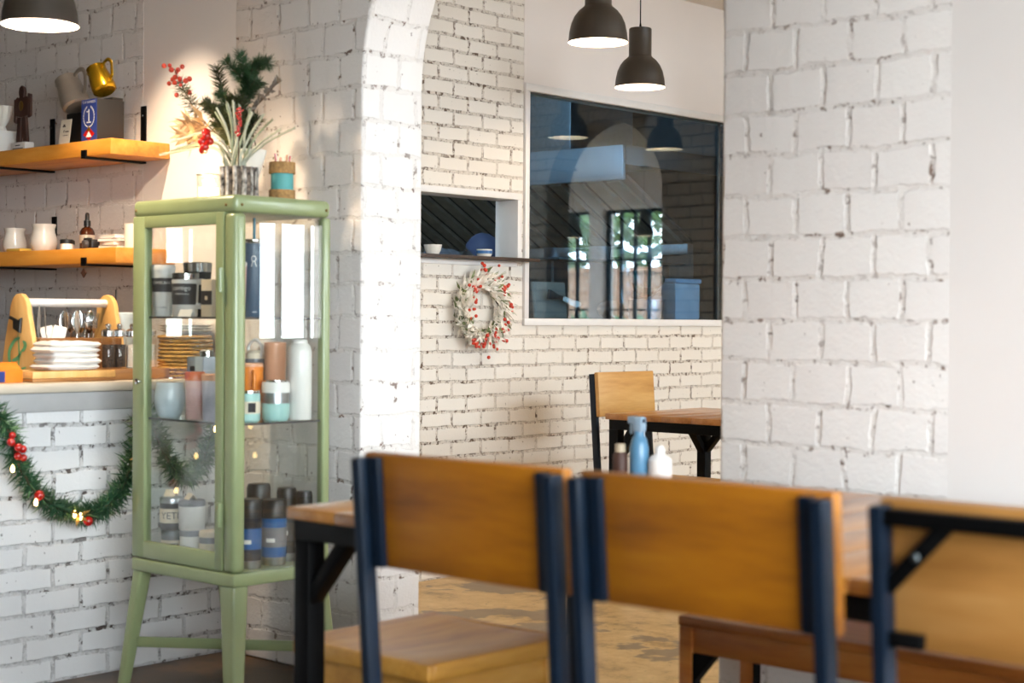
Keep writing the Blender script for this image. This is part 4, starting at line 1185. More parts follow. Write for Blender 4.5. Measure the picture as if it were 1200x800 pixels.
# ------------------------------------------------------------------ on the counter
cy = thing('caddy', 'wooden caddy with white rod handle standing on the counter', 'caddy', (-4.78, 3.024, ZC))
def ends(y):
    o = [(-0.105, 0)] + [(-0.105 + 0.05 * t ** 1.6, 0.215 * t) for t in (0.3, 0.6, 0.85, 1)]
    o += [(0.055 * -math.cos(PI * k / 10), 0.215 + 0.065 * math.sin(PI * k / 10)) for k in range(1, 10)]
    o += [(-a, b) for a, b in reversed(o[:5])]
    return o
pe = []
for y in (-0.165, 0.165):
    p = MB().prism(ends(y), 'Y', y - 0.009, y + 0.009, 0.003).build('end_panel', M['caddywood'], cy); pe.append(p)
MB().tube([(0, -0.157, 0.250), (0, 0.157, 0.250)], 0.014, 18).build('rod_handle', M['white_p'], cy)
MB().box(-0.10, -0.086, -0.155, 0.155, 0.012, 0.135, 0.002).build('side_board', M['traywood'], cy)
MB().box(0.086, 0.10, -0.155, 0.155, 0.012, 0.135, 0.002).build('side_board', M['traywood'], cy)
MB().box(-0.10, 0.10, -0.155, 0.155, 0, 0.0115).build('bottom_board', M['traywood'], cy)
MB().box(-0.085, 0.085, 0.01, 0.02, 0.0125, 0.135).build('divider', M['traywood'], cy)
op = MB(); yb_ = -0.175
op.prism([(-0.018, 0.165), (0.022, 0.150), (0.030, 0.20), (0.010, 0.192), (-0.012, 0.198), (-0.040, 0.206), (-0.044, 0.196), (-0.018, 0.190)], 'Y', yb_ - 0.010, yb_, 0.003)
op.build('bottle_opener', M['steel_dark'], pe[0])
lg = MB(); y_ = yb_ - 0.0006
def ribbon(m, pts, w, y):
    pts = spline(pts, 8)
    L = []
    for i, p in enumerate(pts):
        t = (pts[min(i + 1, len(pts) - 1)] - pts[max(i - 1, 0)]).normalized(); n_ = Vector((t.z, 0, -t.x))
        k = w * math.sin(PI * (0.12 + 0.8 * i / (len(pts) - 1)))
        L.append((m.bm.verts.new((p.x + n_.x * k, y, p.z + n_.z * k)), m.bm.verts.new((p.x - n_.x * k, y, p.z - n_.z * k))))
    fs = [m.bm.faces.new((a[0], b[0], b[1], a[1])) for a, b in zip(L, L[1:])]
    m._fin([v for q in L for v in q], fs)
ribbon(lg, [(0.012, 0, 0.135), (-0.02, 0, 0.125), (-0.052, 0, 0.09), (-0.045, 0, 0.05), (-0.005, 0, 0.03), (0.05, 0, 0.04)], 0.008, y_)
ribbon(lg, [(-0.035, 0, 0.06), (0.0, 0, 0.07), (0.03, 0, 0.10)], 0.007, y_)
ribbon(lg, [(0.0, 0, 0.02), (0.008, 0, 0.08), (0.0, 0, 0.15)], 0.004, y_)
ribbon(lg, [(0.03, 0, 0.09), (0.045, 0, 0.112), (0.03, 0, 0.125)], 0.009, y_)
lg.build('green_emblem', plain('leaf_green_print', (104, 168, 118), 0.6), pe[0])
# cutlery standing in the caddy
def spoon(kind):
    m = MB()
    m.tube([(0, 0, 0), (0, 0, 0.06), (0, 0.002, 0.115)], [0.0045, 0.003, 0.0025], 8, flat=0.5)
    if kind == 'fork':
        m.tube([(0, 0.002, 0.115), (0, 0.004, 0.13)], [0.0025, 0.010], 8, flat=0.25)
        for k in (-1.5, -0.5, 0.5, 1.5):
            m.tube([(k * 0.005, 0.004, 0.128), (k * 0.0055, 0.004, 0.15), (k * 0.005, 0.008, 0.172)], [0.0018, 0.0016, 0.0008], 6)
    elif kind == 'spoon':
        m.tube([(0, 0.002, 0.112), (0, 0.004, 0.125), (0, 0.007, 0.145), (0, 0.007, 0.165), (0, 0.004, 0.178)], [0.0025, 0.011, 0.0165, 0.014, 0.003], 14, flat=0.22)
    else:
        m.tube([(0, 0.0, 0.112), (0, 0, 0.13), (0, 0, 0.17), (0.003, 0, 0.20)], [0.003, 0.0095, 0.0095, 0.002], 10, flat=0.16)
    return m
protos = {}
CL = {'spoon': 'steel spoon standing bowl up in the right of the caddy', 'fork': 'steel fork standing tines up in the right of the caddy', 'knife': 'grey plastic knife standing in the left of the caddy'}
CG = {'spoon': 'spoons in the caddy', 'fork': 'forks in the caddy', 'knife': 'grey knives in the caddy'}
for k in range(15):
    kind = ('spoon', 'fork')[k % 2] if k < 12 else 'knife'
    if kind not in protos:
        o = tag(spoon(kind).build(kind if kind != 'knife' else 'plastic_knife', M['chrome'] if kind != 'knife' else plain('grey_plastic', (128, 124, 120), 0.4)), CL[kind], kind, CG[kind]); protos[kind] = o
    else:
        o = protos[kind].copy(); COL.objects.link(o)
    if kind == 'knife':
        o.scale = (1.15,) * 3; o.location = (-4.76 + (k - 13) * 0.03, 2.875 + (k - 12) * 0.028, ZC + 0.013); o.rotation_euler = (R(-6 + 5 * (k - 12)), R(-4), 0.4 * k)
    else:
        o.scale = (1.2,) * 3; o.location = (-4.826 + 0.023 * (k % 5), 3.055 + 0.036 * (k // 5), ZC + 0.0125); o.rotation_euler = (R(random.uniform(-6, 4)), R(random.uniform(-6, 6)), random.uniform(0, 6))
for i, (y, a, mt) in enumerate(((2.945, 12, 'paper'), (2.975, -14, 'white_p'))):
    o = single('sugar_packet', ('white paper packet standing in the caddy beside the grey knives', 'white paper packet leaning near the caddy middle')[i], 'packet', MB().box(-0.022, 0.022, -0.004, 0.004, 0, 0.155, 0.003), M[mt], (-4.745, y, ZC + 0.022), rot=(R(a * .4), R(a), R(70)))
def puffy(dx, wy, k):
    m = MB()
    def f(sgn):
        def fn(u, v_):
            x, y = 2 * u - 1, 2 * v_ - 1
            ed = (1 - abs(x) ** 14) * (1 - abs(y) ** 14)
            wob = 0.0022 * math.sin(5 * x + 2.1 * k) * math.sin(4 * y + 1.3 * k) + 0.0015 * math.sin(9 * y + k)
            return (dx * x * (1 - 0.03 * abs(y) ** 3), wy * y * (1 - 0.03 * abs(x) ** 3), 0.0088 + sgn * (0.0091 * ed ** 0.3) + (wob * ed if sgn > 0 else 0))
        return fn
    m.grid(f(1), 18, 22); m.grid(f(-1), 18, 22)
    bmesh.ops.remove_doubles(m.bm, verts=list(m.bm.verts), dist=0.0003)
    bmesh.ops.recalc_face_normals(m.bm, faces=list(m.bm.faces))
    return m
for i in range(5):
    w_ = 0.094 - 0.003 * (i % 3); d_ = 0.062
    o = single('folded_napkin', 'white folded napkin in the pile on the front tray', 'napkin', puffy(d_, w_, i), M['paper'], (-4.585 + 0.003 * (i % 2), 2.900 + 0.004 * ((i * 2) % 3), ZC + 0.0365 + 0.0178 * i), group='folded white napkins', rot=(0, 0, R(random.uniform(-3, 3))))
tr = thing('napkin_tray', 'low wooden tray under the pile of white napkins', 'tray', (-4.585, 2.895, ZC))
MB().box(-0.09, 0.09, -0.165, 0.135, 0, 0.012, 0.002).build('tray_base', M['traywood'], tr)
m = MB(); m.box(0.080, 0.09, -0.165, 0.135, 0.0122, 0.034, 0.002); m.box(-0.09, -0.080, -0.165, 0.135, 0.0122, 0.034, 0.002); m.box(-0.08, 0.08, -0.165, -0.155, 0.0122, 0.034, 0.002); m.box(-0.08, 0.08, 0.125, 0.135, 0.0122, 0.034, 0.002)
m.build('tray_rim', M['caddywood'], tr)
single('condiment_block', 'dark wooden block carrying the glass grinders', 'wooden block', MB().box(-0.06, 0.06, -0.16, 0.072, 0, 0.036, 0.003), M['traywood'], (-4.585, 3.19, ZC))
def grinder(label, loc, fill):
    t = thing('grinder', label, 'grinder', loc, group='glass salt and pepper grinders')
    MB().lathe([(0.021, 0.0), (0.022, 0.003), (0.022, 0.095), (0.018, 0.102)], seg=24, cap1=True).build('glass_body', M['glass'], t)
    MB().lathe([(0.0195, 0.004), (0.0195, 0.078)], seg=20).build('filling', fill, t)
    MB().lathe([(0.019, 0.1025), (0.022, 0.106), (0.022, 0.122), (0.015, 0.128), (0.006, 0.130), (0.009, 0.136), (0.009, 0.143), (0.004, 0.147)], seg=24).build('grinder_top', M['chrome'], t)
PEP = plain('peppercorns', (70, 52, 42), 0.8, var=0.5, scale=160, bmp=0.5); SALT = plain('salt', (232, 222, 212), 0.8, var=0.06, scale=160)
for y, x, f_, lb_ in ((3.052, -4.57, PEP, 'glass pepper grinder at the left end of the dark block'), (3.098, -4.575, PEP, 'glass pepper grinder second along the dark block'), (3.145, -4.57, SALT, 'glass salt grinder left of the green cabinet post'), (3.226, -4.59, SALT, 'glass salt grinder seen through the cabinet door')):
    grinder(lb_, (x, y, ZC + 0.0365), f_)
cn = thing('canister', 'pale blue canister behind the grinders on the counter', 'canister', (-4.80, 3.262, ZC))
MB().lathe([(0.036, 0), (0.038, 0.004), (0.038, 0.200)], seg=28).build('canister_body', M['iceblue'], cn)
MB().lathe([(0.0395, 0.2003), (0.0395, 0.218), (0.036, 0.221)], seg=28).build('lid', M['iceblue'], cn)
single('stirrer', 'thin black stirrer standing behind the pale blue canister', 'stirrer', MB().tube([(0, 0, 0), (0.0, 0.0, 0.30)], 0.003, 8), M['blackp'], (-4.858, 3.275, ZC))
ob = thing('snack_box', 'orange and blue carton at the left edge of the counter', 'box', (-4.575, 2.60, ZC), R(4))
MB().box(-0.06, 0.06, -0.05, 0.11, 0, 0.04, 0.003).build('carton', M['orange'], ob)
MB().box(-0.061, 0.0615, -0.052, 0.045, 0.002, 0.036, 0.002).build('blue_sleeve', M['bluebox'], ob)
MB().prism([(-0.058, 0.0402), (0.058, 0.0402), (0.03, 0.062), (-0.03, 0.062)], 'Y', 0.03, 0.105).build('folded_flap', M['orange'], ob)
mat0 = None
for i in range(11):
    m = MB()
    for k in range(5):
        r = 0.018 + 0.0165 * k
        m.tube([(r * math.cos(2 * PI * q / 36), r * math.sin(2 * PI * q / 36), 0.0066) for q in range(36)], 0.0086 if k == 4 else 0.0084, 8, closed=True, flat=0.75)
    if i == 0:
        mat0 = tag(m.build('straw_mat', M['wicker']), 'round woven straw mat in the stack seen through the cabinet door', 'placemat', 'stacked straw mats'); o = mat0
    else:
        m.bm.free(); o = mat0.copy(); COL.objects.link(o)
    o.location = (-4.592 + random.uniform(-.003, .003), 3.374 + random.uniform(-.003, .003), ZC + 0.0003 + 0.0132 * i); o.rotation_euler = (0, 0, random.uniform(0, 6))
pl0 = None
for i in range(3):
    if pl0 is None:
        pl0 = tag(MB().lathe([(0.001, 0.003), (0.045, 0.0), (0.05, 0.002), (0.085, 0.013), (0.092, 0.016), (0.092, 0.018), (0.084, 0.0165), (0.05, 0.0065), (0.001, 0.0065)], seg=40, cap0=False, cap1=False).build('white_plate', M['white_cer']), 'white plate on top of the stack of straw mats', 'plate', 'white plates on the mats'); o = pl0
    else:
        o = pl0.copy(); COL.objects.link(o)
    o.location = (-4.592, 3.374, ZC + 0.0132 * 11 + 0.001 + 0.0085 * i)

# ------------------------------------------------------------------ garland on the counter front
def garland():
    root = thing('garland', 'green pine garland with red baubles hung in swags along the counter', 'garland', (-4.437, 2.85, 0.75))
    O = Vector(root.location)
    P1 = [(-4.44, 2.25, 0.80), (-4.44, 2.40, 0.87), (-4.44, 2.52, 0.87), (-4.44, 2.60, 0.82), (-4.437, 2.645, 0.70), (-4.434, 2.71, 0.60), (-4.432, 2.79, 0.546), (-4.43, 2.88, 0.525), (-4.43, 2.965, 0.55), (-4.432, 3.022, 0.61), (-4.434, 3.055, 0.70), (-4.437, 3.085, 0.83)]
    P2 = [(-4.437, 3.11, 0.84), (-4.437, 3.145, 0.76), (-4.433, 3.20, 0.66), (-4.43, 3.27, 0.615), (-4.433, 3.335, 0.67), (-4.437, 3.375, 0.77), (-4.437, 3.40, 0.84)]
    core, nd1, nd2 = MB(), MB(), MB()
    for P in (P1, P2):
        pts = [p - O for p in spline(P, 14)]
        core.tube(pts, 0.006, 6)
        n = len(pts)
        for i in range(n - 1):
            a, b = pts[i], pts[i + 1]; t = (b - a).normalized()
            for k in range(20):
                p = a.lerp(b, random.random())
                r = Vector((random.gauss(0.15, 1), random.gauss(0, 1), random.gauss(0, 1)))
                r = (r - t * r.dot(t)).normalized(); r.x = abs(r.x) if p.x < -0.01 and random.random() < .8 else r.x
                d = r + t * random.choice((-1, 1)) * random.uniform(0.15, 0.9)
                L = random.uniform(0.034, 0.066)
                e = p + d.normalized() * L
                if e.x < -0.032 or e.z + O.z > 0.895 or (e.x < -0.012 and e.z + O.z > 0.84): continue
                (nd2 if random.random() < 0.16 else nd1).blade(p, d, L, random.uniform(0.0035, 0.0065))
    core.build('wire_core', M['twig'], root)
    nd1.build('needles', plain('garland_green', (46, 86, 56), 0.55, var=0.25), root)
    nd2.build('pale_tips', plain('garland_tip', (104, 140, 92), 0.55, var=0.2), root)
    bb = MB().ball((0, 0, 0), 0.016, (1, 1, 1), 18, 12).build('bauble', M['red'], root); first = True
    for p, s in (((-4.405, 2.699, 0.598), 1), ((-4.400, 2.868, 0.505), 0.95), ((-4.400, 2.600, 0.765), 0.8), ((-4.395, 2.622, 0.748), 0.8), ((-4.400, 2.640, 0.742), 0.75), ((-4.398, 2.622, 0.722), 0.75), ((-4.400, 2.642, 0.716), 0.7), ((-4.402, 2.606, 0.785), 0.65)):
        o = bb if first else bb.copy()
        if not first: COL.objects.link(o); o.parent = root
        first = False
        o.location = Vector(p) - O; o.scale = (s, s, s)
    LT = emis('fairy_light', (255, 214, 140), 14.0)
    lt = MB().lathe([(0.001, -0.011), (0.005, -0.008), (0.006, 0.0), (0.003, 0.009), (0.001, 0.012)], seg=12, cap0=False, cap1=False).build('fairy_light', LT, root); first = True
    for p in ((-4.402, 2.686, 0.578), (-4.402, 2.607, 0.685), (-4.404, 2.822, 0.53), (-4.403, 3.066, 0.775), (-4.404, 3.045, 0.675), (-4.405, 3.36, 0.77), (-4.402, 2.842, 0.522)):
        o = lt if first else lt.copy()
        if not first: COL.objects.link(o); o.parent = root
        first = False
        o.location = Vector(p) - O
    m = MB()
    for c, dirs in (((-4.400, 2.835, 0.525), 9), ((-4.398, 3.052, 0.70), 8)):
        for k in range(dirs):
            m.blade(Vector(c) - O, (random.uniform(0, 0.5), random.uniform(-1, 1), random.uniform(-1, 0.4)), 0.04, 0.012)
    m.build('gold_leaves', plain('gold_leaf', (198, 160, 84), 0.4, 0.5), root)
garland()
# ================================================================== green display cabinet
CX0, CX1, CY0, CY1 = -4.260, -3.755, 2.930, 3.296
CZ0, CZ1 = 0.362, 1.497
cc = ((CX0 + CX1) / 2, (CY0 + CY1) / 2)
cab = thing('display_cabinet', 'sage green metal display cabinet with glass door and splayed legs', 'display cabinet', (cc[0], cc[1], 0))
hx, hy = (CX1 - CX0) / 2, (CY1 - CY0) / 2
G = M['green']
MB().box(-hx, hx, -hy, hy, CZ0, CZ0 + 0.040, 0.006, 3).build('bottom_tray', G, cab)
MB().box(-hx, hx, -hy, hy, CZ1 - 0.052, CZ1, 0.016, 4).build('top_panel', G, cab)
PW, PD = 0.052, 0.046
zz0, zz1 = CZ0 + 0.0405, CZ1 - 0.0525
MB().box(hx - PW, hx, -hy, -hy + PD, zz0, zz1, 0.014, 4).build('corner_post', G, cab)
MB().box(-hx, -hx + 0.030, -hy + 0.022, -hy + 0.055, zz0, zz1, 0.006, 2).build('corner_post', G, cab)
MB().box(hx - 0.030, hx, hy - 0.030, hy, zz0, zz1, 0.008, 3).build('corner_post', G, cab)
MB().box(-hx, -hx + 0.030, hy - 0.030, hy, zz0, zz1, 0.008, 3).build('corner_post', G, cab)
# door on the counter side of the post
dx0, dx1, dz0, dz1 = -hx + 0.001, hx - PW - 0.002, zz0 + 0.003, zz1 + 0.004
dr = bpy.data.objects.new('door', None); COL.objects.link(dr); dr.parent = cab; dr.location = (dx1, -hy, 0)
def dbox(m, a, b, c, d, **k): m.box(a - dx1, b - dx1, 0.001, 0.020, c, d, **k)
m = MB(); SL, SR, ST, SB = 0.062, 0.038, 0.036, 0.052
dbox(m, dx0, dx0 + SL, dz0, dz1, bev=0.004); dbox(m, dx1 - SR, dx1, dz0, dz1, bev=0.004); dbox(m, dx0 + SL - 0.004, dx1 - SR + 0.004, dz1 - ST, dz1, bev=0.003); dbox(m, dx0 + SL - 0.004, dx1 - SR + 0.004, dz0, dz0 + SB, bev=0.003)
m.build('door_frame', G, dr)
m = MB(); m.box(dx0 + SL - 0.008 - dx1, dx1 - SR + 0.008 - dx1, 0.012, 0.015, dz0 + SB - 0.008, dz1 - ST + 0.008); m.build('door_glass', M['glass'], dr)
for z in (1.215, 0.535):
    m = MB(); m.tube([(-0.004, -0.007, z), (-0.004, -0.007, z + 0.070)], 0.0085, 12); m.box(-0.012, 0.004, -0.004, 0.001, z + 0.004, z + 0.066, 0.001); m.build('hinge', G, dr)
m = MB(); m.T = Matrix.Translation((dx0 + 0.046 - dx1, 0.001, 0.945)) @ Matrix.Rotation(R(90), 4, 'X'); m.lathe([(0.004, 0), (0.004, 0.008), (0.009, 0.012), (0.009, 0.018), (0.005, 0.021)], seg=16); m.build('knob', M['chrome'], dr)
# glass sides and back, glass shelves
MB().box(hx - 0.010, hx - 0.006, -hy + PD - 0.004, hy - 0.026, zz0, zz1).build('side_glass', M['glass'], cab)
MB().box(-hx + 0.006, -hx + 0.010, -hy + 0.050, hy - 0.026, zz0, zz1).build('side_glass', M['glass'], cab)
MB().box(-hx + 0.026, hx - 0.026, hy - 0.012, hy - 0.008, zz0, zz1).build('back_glass', M['glass'], cab)
SH1, SH2, SH3 = 1.143, 0.834, CZ0 + 0.040
for z in (SH1, SH2):
    MB().box(-hx + 0.014, hx - 0.014, -hy + 0.024, hy - 0.016, z - 0.005, z).build('glass_shelf', M['shelfglass'], cab)
    m = MB(); m.box(-hx + 0.0125, hx - 0.0125, -hy + 0.0225, -hy + 0.0237, z - 0.0055, z + 0.0005); m.box(hx - 0.0137, hx - 0.0125, -hy + 0.05, hy - 0.03, z - 0.0055, z + 0.0005); m.build('shelf_edge', M['greydk'], cab)
for x, y in ((-hx + 0.02, -hy), (hx - PW + 0.012, -hy), (hx, -hy + 0.026), (hx, hy - 0.02)):
    MB().ball((x, y, CZ1 - 0.030), 0.0045).build('screw', plain('brass_screw', (120, 92, 50), 0.4, 0.7), cab)
# legs splay out a little, stretchers tie them
for sx in (-1, 1):
    for sy in (-1, 1):
        wx, wy = (0.068, 0.058) if (sx, sy) == (1, -1) else (0.046, 0.046)
        m = MB(); tx, ty = sx * (hx - wx / 2 - 0.002), sy * (hy - wy / 2 - 0.002); bx_, by_ = tx + sx * (0.045 if sy < 0 else 0.022), ty + sy * (0.035 if sy < 0 else 0.045)
        bm_ = m.bm
        A = [bm_.verts.new((tx + a * wx / 2, ty + b * wy / 2, CZ0)) for a, b in ((-1, -1), (1, -1), (1, 1), (-1, 1))]
        B = [bm_.verts.new((bx_ + a * wx * 0.36, by_ + b * wy * 0.36, 0.012)) for a, b in ((-1, -1), (1, -1), (1, 1), (-1, 1))]
        fs = [bm_.faces.new(A), bm_.faces.new(B[::-1])] + [bm_.faces.new((A[i], B[i], B[(i + 1) % 4], A[(i + 1) % 4])) for i in range(4)]
        bmesh.ops.recalc_face_normals(bm_, faces=fs)
        r = bmesh.ops.bevel(bm_, geom=[e for e in bm_.edges if abs(e.verts[0].co.z - e.verts[1].co.z) > 0.1], offset=0.010, segments=3, affect='EDGES', profile=0.5)
        for f in bm_.faces: f.smooth = True
        lg = m.build('leg', G, cab)
        MB().lathe([(0.014, 0), (0.016, 0.0115)], seg=16).build('foot', M['blackp'], lg).location = (bx_, by_, 0)
zs = 0.140
def legpos(sx, sy, z):
    k = (CZ0 - z) / (CZ0 - 0.012); wx, wy = (0.068, 0.058) if (sx, sy) == (1, -1) else (0.046, 0.046)
    dx, dy = (0.045, 0.035) if sy < 0 else (0.022, 0.045)
    return Vector((sx * (hx - wx / 2 - 0.002) + sx * dx * k, sy * (hy - wy / 2 - 0.002) + sy * dy * k, z))
for (a_, b_), z in ((((-1, -1), (1, 1)), zs), (((-1, 1), (1, -1)), zs + 0.004)):
    p, q = legpos(*a_, z), legpos(*b_, z); d = (q - p).normalized() * 0.02
    m = MB(); m.bar(p + d, q - d, 0.012 if z == zs else 0.010, 0.032 if z == zs else 0.028, 0.003, side=(0, 0, 1)); m.build('cross_brace', G, cab)

# ------------------------------------------------------------------ cups and flasks behind the glass
def cup(name, label, cat, loc, parts, group=None, rz=0.0):
    t = thing(name, label, cat, loc, rz, group)
    for p in parts:
        nm, prof, mat = p[:3]
        MB().lathe(prof, seg=32, cap0=(len(p) < 4), cap1=(len(p) < 4)).build(nm, mat, t)
    return t
e = 0.0008
z1_, z2_, z3_ = SH1 + e, SH2 + e, SH3 + e
FD = -0.80   # bearing of the camera from the cabinet
t = cup('travel_tumbler', 'white travel tumbler with dark paper band, left on the top glass shelf', 'tumbler', (-4.195, 2.998, z1_), [('tumbler_body', [(0.026, 0), (0.028, 0.003), (0.036, 0.140)], M['white_p']), ('lid', [(0.037, 0.1403), (0.038, 0.150), (0.034, 0.158)], M['white_p'])])
band(0.0316, 0.075, 0.0347, 0.118, 0.0008).build('dark_band', M['greydk'], t)
m = MB(); m.text('CAMELBAK', 0.0125, cyl_map(0.0355, 0.103, FD)); m.build('white_lettering', M['white_p'], t)
m = MB(); m.text('CamelBak', 0.0085, cyl_map(0.0298, 0.028, FD)); m.build('dark_lettering', M['grey'], t)
t = cup('travel_mug', 'white handled travel mug with black label on the top glass shelf', 'mug', (-4.090, 3.004, z1_), [('mug_body', [(0.034, 0), (0.037, 0.004), (0.041, 0.112)], M['white_p']), ('steel_rim', [(0.041, 0.1123), (0.0415, 0.130), (0.039, 0.132)], M['chrome'])])
band(0.0381, 0.036, 0.0406, 0.100, 0.0008, FD - 1.35, FD + 1.15).build('black_label', M['greydk'], t)
m = MB(); m.text('contigo', 0.020, cyl_map(0.0418, 0.086, FD - 0.15)); m.text('STREETERVILLE', 0.0065, cyl_map(0.0412, 0.068, FD - 0.1)); m.build('white_lettering', M['white_p'], t)
hd_ = Vector((math.cos(0.42), math.sin(0.42), 0)); m = MB()
m.tube([hd_ * r + Vector((0, 0, z)) for r, z in spline2([(0.038, 0.104), (0.060, 0.106), (0.074, 0.098), (0.076, 0.072), (0.068, 0.044), (0.055, 0.032), (0.037, 0.034)])], 0.006, 10, flat=1.5); m.build('handle', M['white_p'], t)
cup('insulated_cup', 'tall black cup with steel rim behind the white travel mug', 'cup', (-4.195, 3.128, z1_), [('cup_body', [(0.030, 0), (0.033, 0.004), (0.043, 0.140)], M['blackp']), ('steel_rim', [(0.0432, 0.1403), (0.0455, 0.168), (0.043, 0.170)], M['chrome'])])
t = thing('gift_box', 'small cream carton with black window beside the cabinet post', 'box', (-3.985, 3.03, z1_))
MB().box(-0.026, 0.026, -0.026, 0.026, 0, 0.112, 0.001).build('carton', M['cream'], t)
m = MB(); m.box(-0.0262, 0.0262, -0.0268, -0.0258, 0.036, 0.078); m.build('black_window', M['greydk'], t)
m = MB(); m.box(-0.006, 0.006, -0.0274, -0.0269, 0.05, 0.062); m.build('logo', M['cream'], t)
t = thing('price_tag', 'folded white price tag in front of the white travel mug', 'price tag', (-4.025, 2.962, z1_), R(10))
m = MB(); m.prism([(-0.012, 0), (-0.011, 0), (0.0, 0.019), (0.011, 0), (0.012, 0), (0.0005, 0.0215), (-0.0005, 0.0215)], 'X', -0.026, 0.026); m.build('card', M['paper'], t)
t = cup('straw_tumbler', 'tall slate blue tumbler with a straw on the top glass shelf', 'tumbler', (-3.905, 3.118, z1_), [('tumbler_body', [(0.028, 0), (0.030, 0.004), (0.0345, 0.215), (0.034, 0.221)], M['bluebottle']), ('lid', [(0.0335, 0.2213), (0.0345, 0.224), (0.0345, 0.232), (0.032, 0.234)], M['chrome'])])
MB().tube([(0.003, 0, 0.2345), (0.003, 0, 0.2985)], 0.0045, 12).build('straw', plain('teal_straw', (60, 120, 140), 0.4), t)
m = MB(); cm_ = cyl_map(0.0346, 0.165, FD + 0.15)
for a0_, a1_ in (((0, 0.012), 1),): pass
pts = [Vector(cm_(0.007 * math.cos(q * 2 * PI / 16), 0.010 + 0.008 * math.sin(q * 2 * PI / 16))) for q in range(16)]
m.tube(pts, 0.0011, 6, closed=True); m.tube([cm_(-0.003, 0.002), cm_(-0.007, -0.014)], 0.0011, 6); m.tube([cm_(0.003, 0.002), cm_(0.008, -0.014)], 0.0011, 6); m.tube([cm_(-0.004, -0.15), cm_(0.010, -0.15)], 0.0011, 6)
m.build('white_emblem', M['white_p'], t)
cup('tumbler', 'pale pink tumbler half hidden by the cabinet post on the top shelf', 'tumbler', (-3.862, 3.018, z1_), [('tumbler_body', [(0.025, 0), (0.027, 0.003), (0.032, 0.150)], M['pink']), ('lid', [(0.033, 0.1503), (0.033, 0.160), (0.03, 0.163)], M['white_p'])])

t = cup('wine_tumbler', 'ice blue rounded tumbler on the left of the middle glass shelf', 'tumbler', (-4.150, 2.992, z2_), [('tumbler_body', [(0.028, 0), (0.036, 0.008), (0.045, 0.035), (0.047, 0.055), (0.043, 0.092), (0.040, 0.108)], M['iceblue']), ('lid', [(0.0405, 0.1083), (0.042, 0.112), (0.042, 0.118), (0.038, 0.120)], M['glass']), ('steel_rim', [(0.0355, 0.1205), (0.0355, 0.1235)], M['chrome'])])
t = cup('tumbler', 'pink tumbler with coral lid in the middle of the glass door', 'tumbler', (-4.028, 2.995, z2_), [('tumbler_body', [(0.024, 0), (0.026, 0.003), (0.0285, 0.116)], M['pink']), ('lid', [(0.0292, 0.1163), (0.0300, 0.140), (0.028, 0.143)], M['coral'])])
t = cup('tumbler', 'lilac tumbler with peach lid next to the pink one', 'tumbler', (-3.957, 3.003, z2_), [('tumbler_body', [(0.024, 0), (0.026, 0.003), (0.0285, 0.118)], M['lilac']), ('lid', [(0.0292, 0.1183), (0.0300, 0.136), (0.027, 0.139)], M['peach'])])
t = thing('boxed_tumbler', 'tall pale grey carton with purple print behind the pink tumbler', 'box', (-4.135, 3.112, z2_))
MB().box(-0.042, 0.042, -0.036, 0.036, 0, 0.185, 0.001).build('carton', plain('carton_grey', (198, 204, 212), 0.6), t)
m = MB(); m.box(-0.026, -0.002, -0.0368, -0.0362, 0.140, 0.156); m.build('black_print', M['greydk'], t)
m = MB(); m.box(0.018, 0.032, -0.0368, -0.0362, 0.102, 0.130); m.build('purple_print', plain('purple_print', (142, 92, 150), 0.5), t)
m = MB(); m.lathe([(0.022, 0.1855), (0.022, 0.203), (0.012, 0.207)], c=(0.01, 0, 0), seg=20); m.build('steel_cap', M['chrome'], t)
t = cup('orange_mug', 'tall orange mug behind the labelled teal cup on the middle shelf', 'mug', (-3.906, 3.108, z2_), [('mug_body', [(0.036, 0), (0.038, 0.003), (0.0395, 0.160)], M['orange']), ('lid', [(0.040, 0.1603), (0.040, 0.168), (0.036, 0.171)], M['peach'])])
m = MB(); hd_ = Vector((math.cos(-0.45), math.sin(-0.45), 0)); m.tube([hd_ * r + Vector((0, 0, z)) for r, z in spline2([(0.037, 0.145), (0.050, 0.145), (0.056, 0.135), (0.056, 0.06), (0.050, 0.05), (0.037, 0.05)])], 0.006, 10); m.build('handle', M['orange'], t)
cup('tall_tumbler', 'tall peach tumbler left of the white bottle on the middle shelf', 'tumbler', (-3.935, 3.228, z2_), [('tumbler_body', [(0.028, 0), (0.030, 0.003), (0.034, 0.222)], M['peach']), ('lid', [(0.0345, 0.2223), (0.0345, 0.230), (0.031, 0.233)], M['peach'])])
cup('water_bottle', 'tall white round-shouldered bottle at the right of the middle shelf', 'bottle', (-3.812, 3.222, z2_), [('bottle_body', [(0.034, 0), (0.037, 0.004), (0.037, 0.205), (0.033, 0.222), (0.024, 0.231)], M['white_p']), ('cap', [(0.0245, 0.2313), (0.0245, 0.238), (0.020, 0.242)], M['white_p'])])
t = cup('lidded_cup', 'wide pale teal cup with white lid in front of the white bottle', 'cup', (-3.821, 3.137, z2_), [('cup_body', [(0.034, 0), (0.040, 0.008), (0.042, 0.030), (0.042, 0.052)], M['teal']), ('steel_band', [(0.0422, 0.0523), (0.0422, 0.084)], M['steel']), ('lid', [(0.0425, 0.0843), (0.0425, 0.110), (0.040, 0.116)], M['white_p']), ('rim', [(0.037, 0.1163), (0.037, 0.122)], M['chrome'])])
t = cup('lidded_cup', 'small teal cup with printed label by the cabinet post', 'cup', (-3.815, 3.030, z2_), [('cup_body', [(0.028, 0), (0.034, 0.006), (0.035, 0.085)], M['teal']), ('steel_rim', [(0.0335, 0.0853), (0.0335, 0.094)], M['chrome'])])
band(0.0348, 0.026, 0.0349, 0.062, 0.0006).build('label', M['cream'], t)
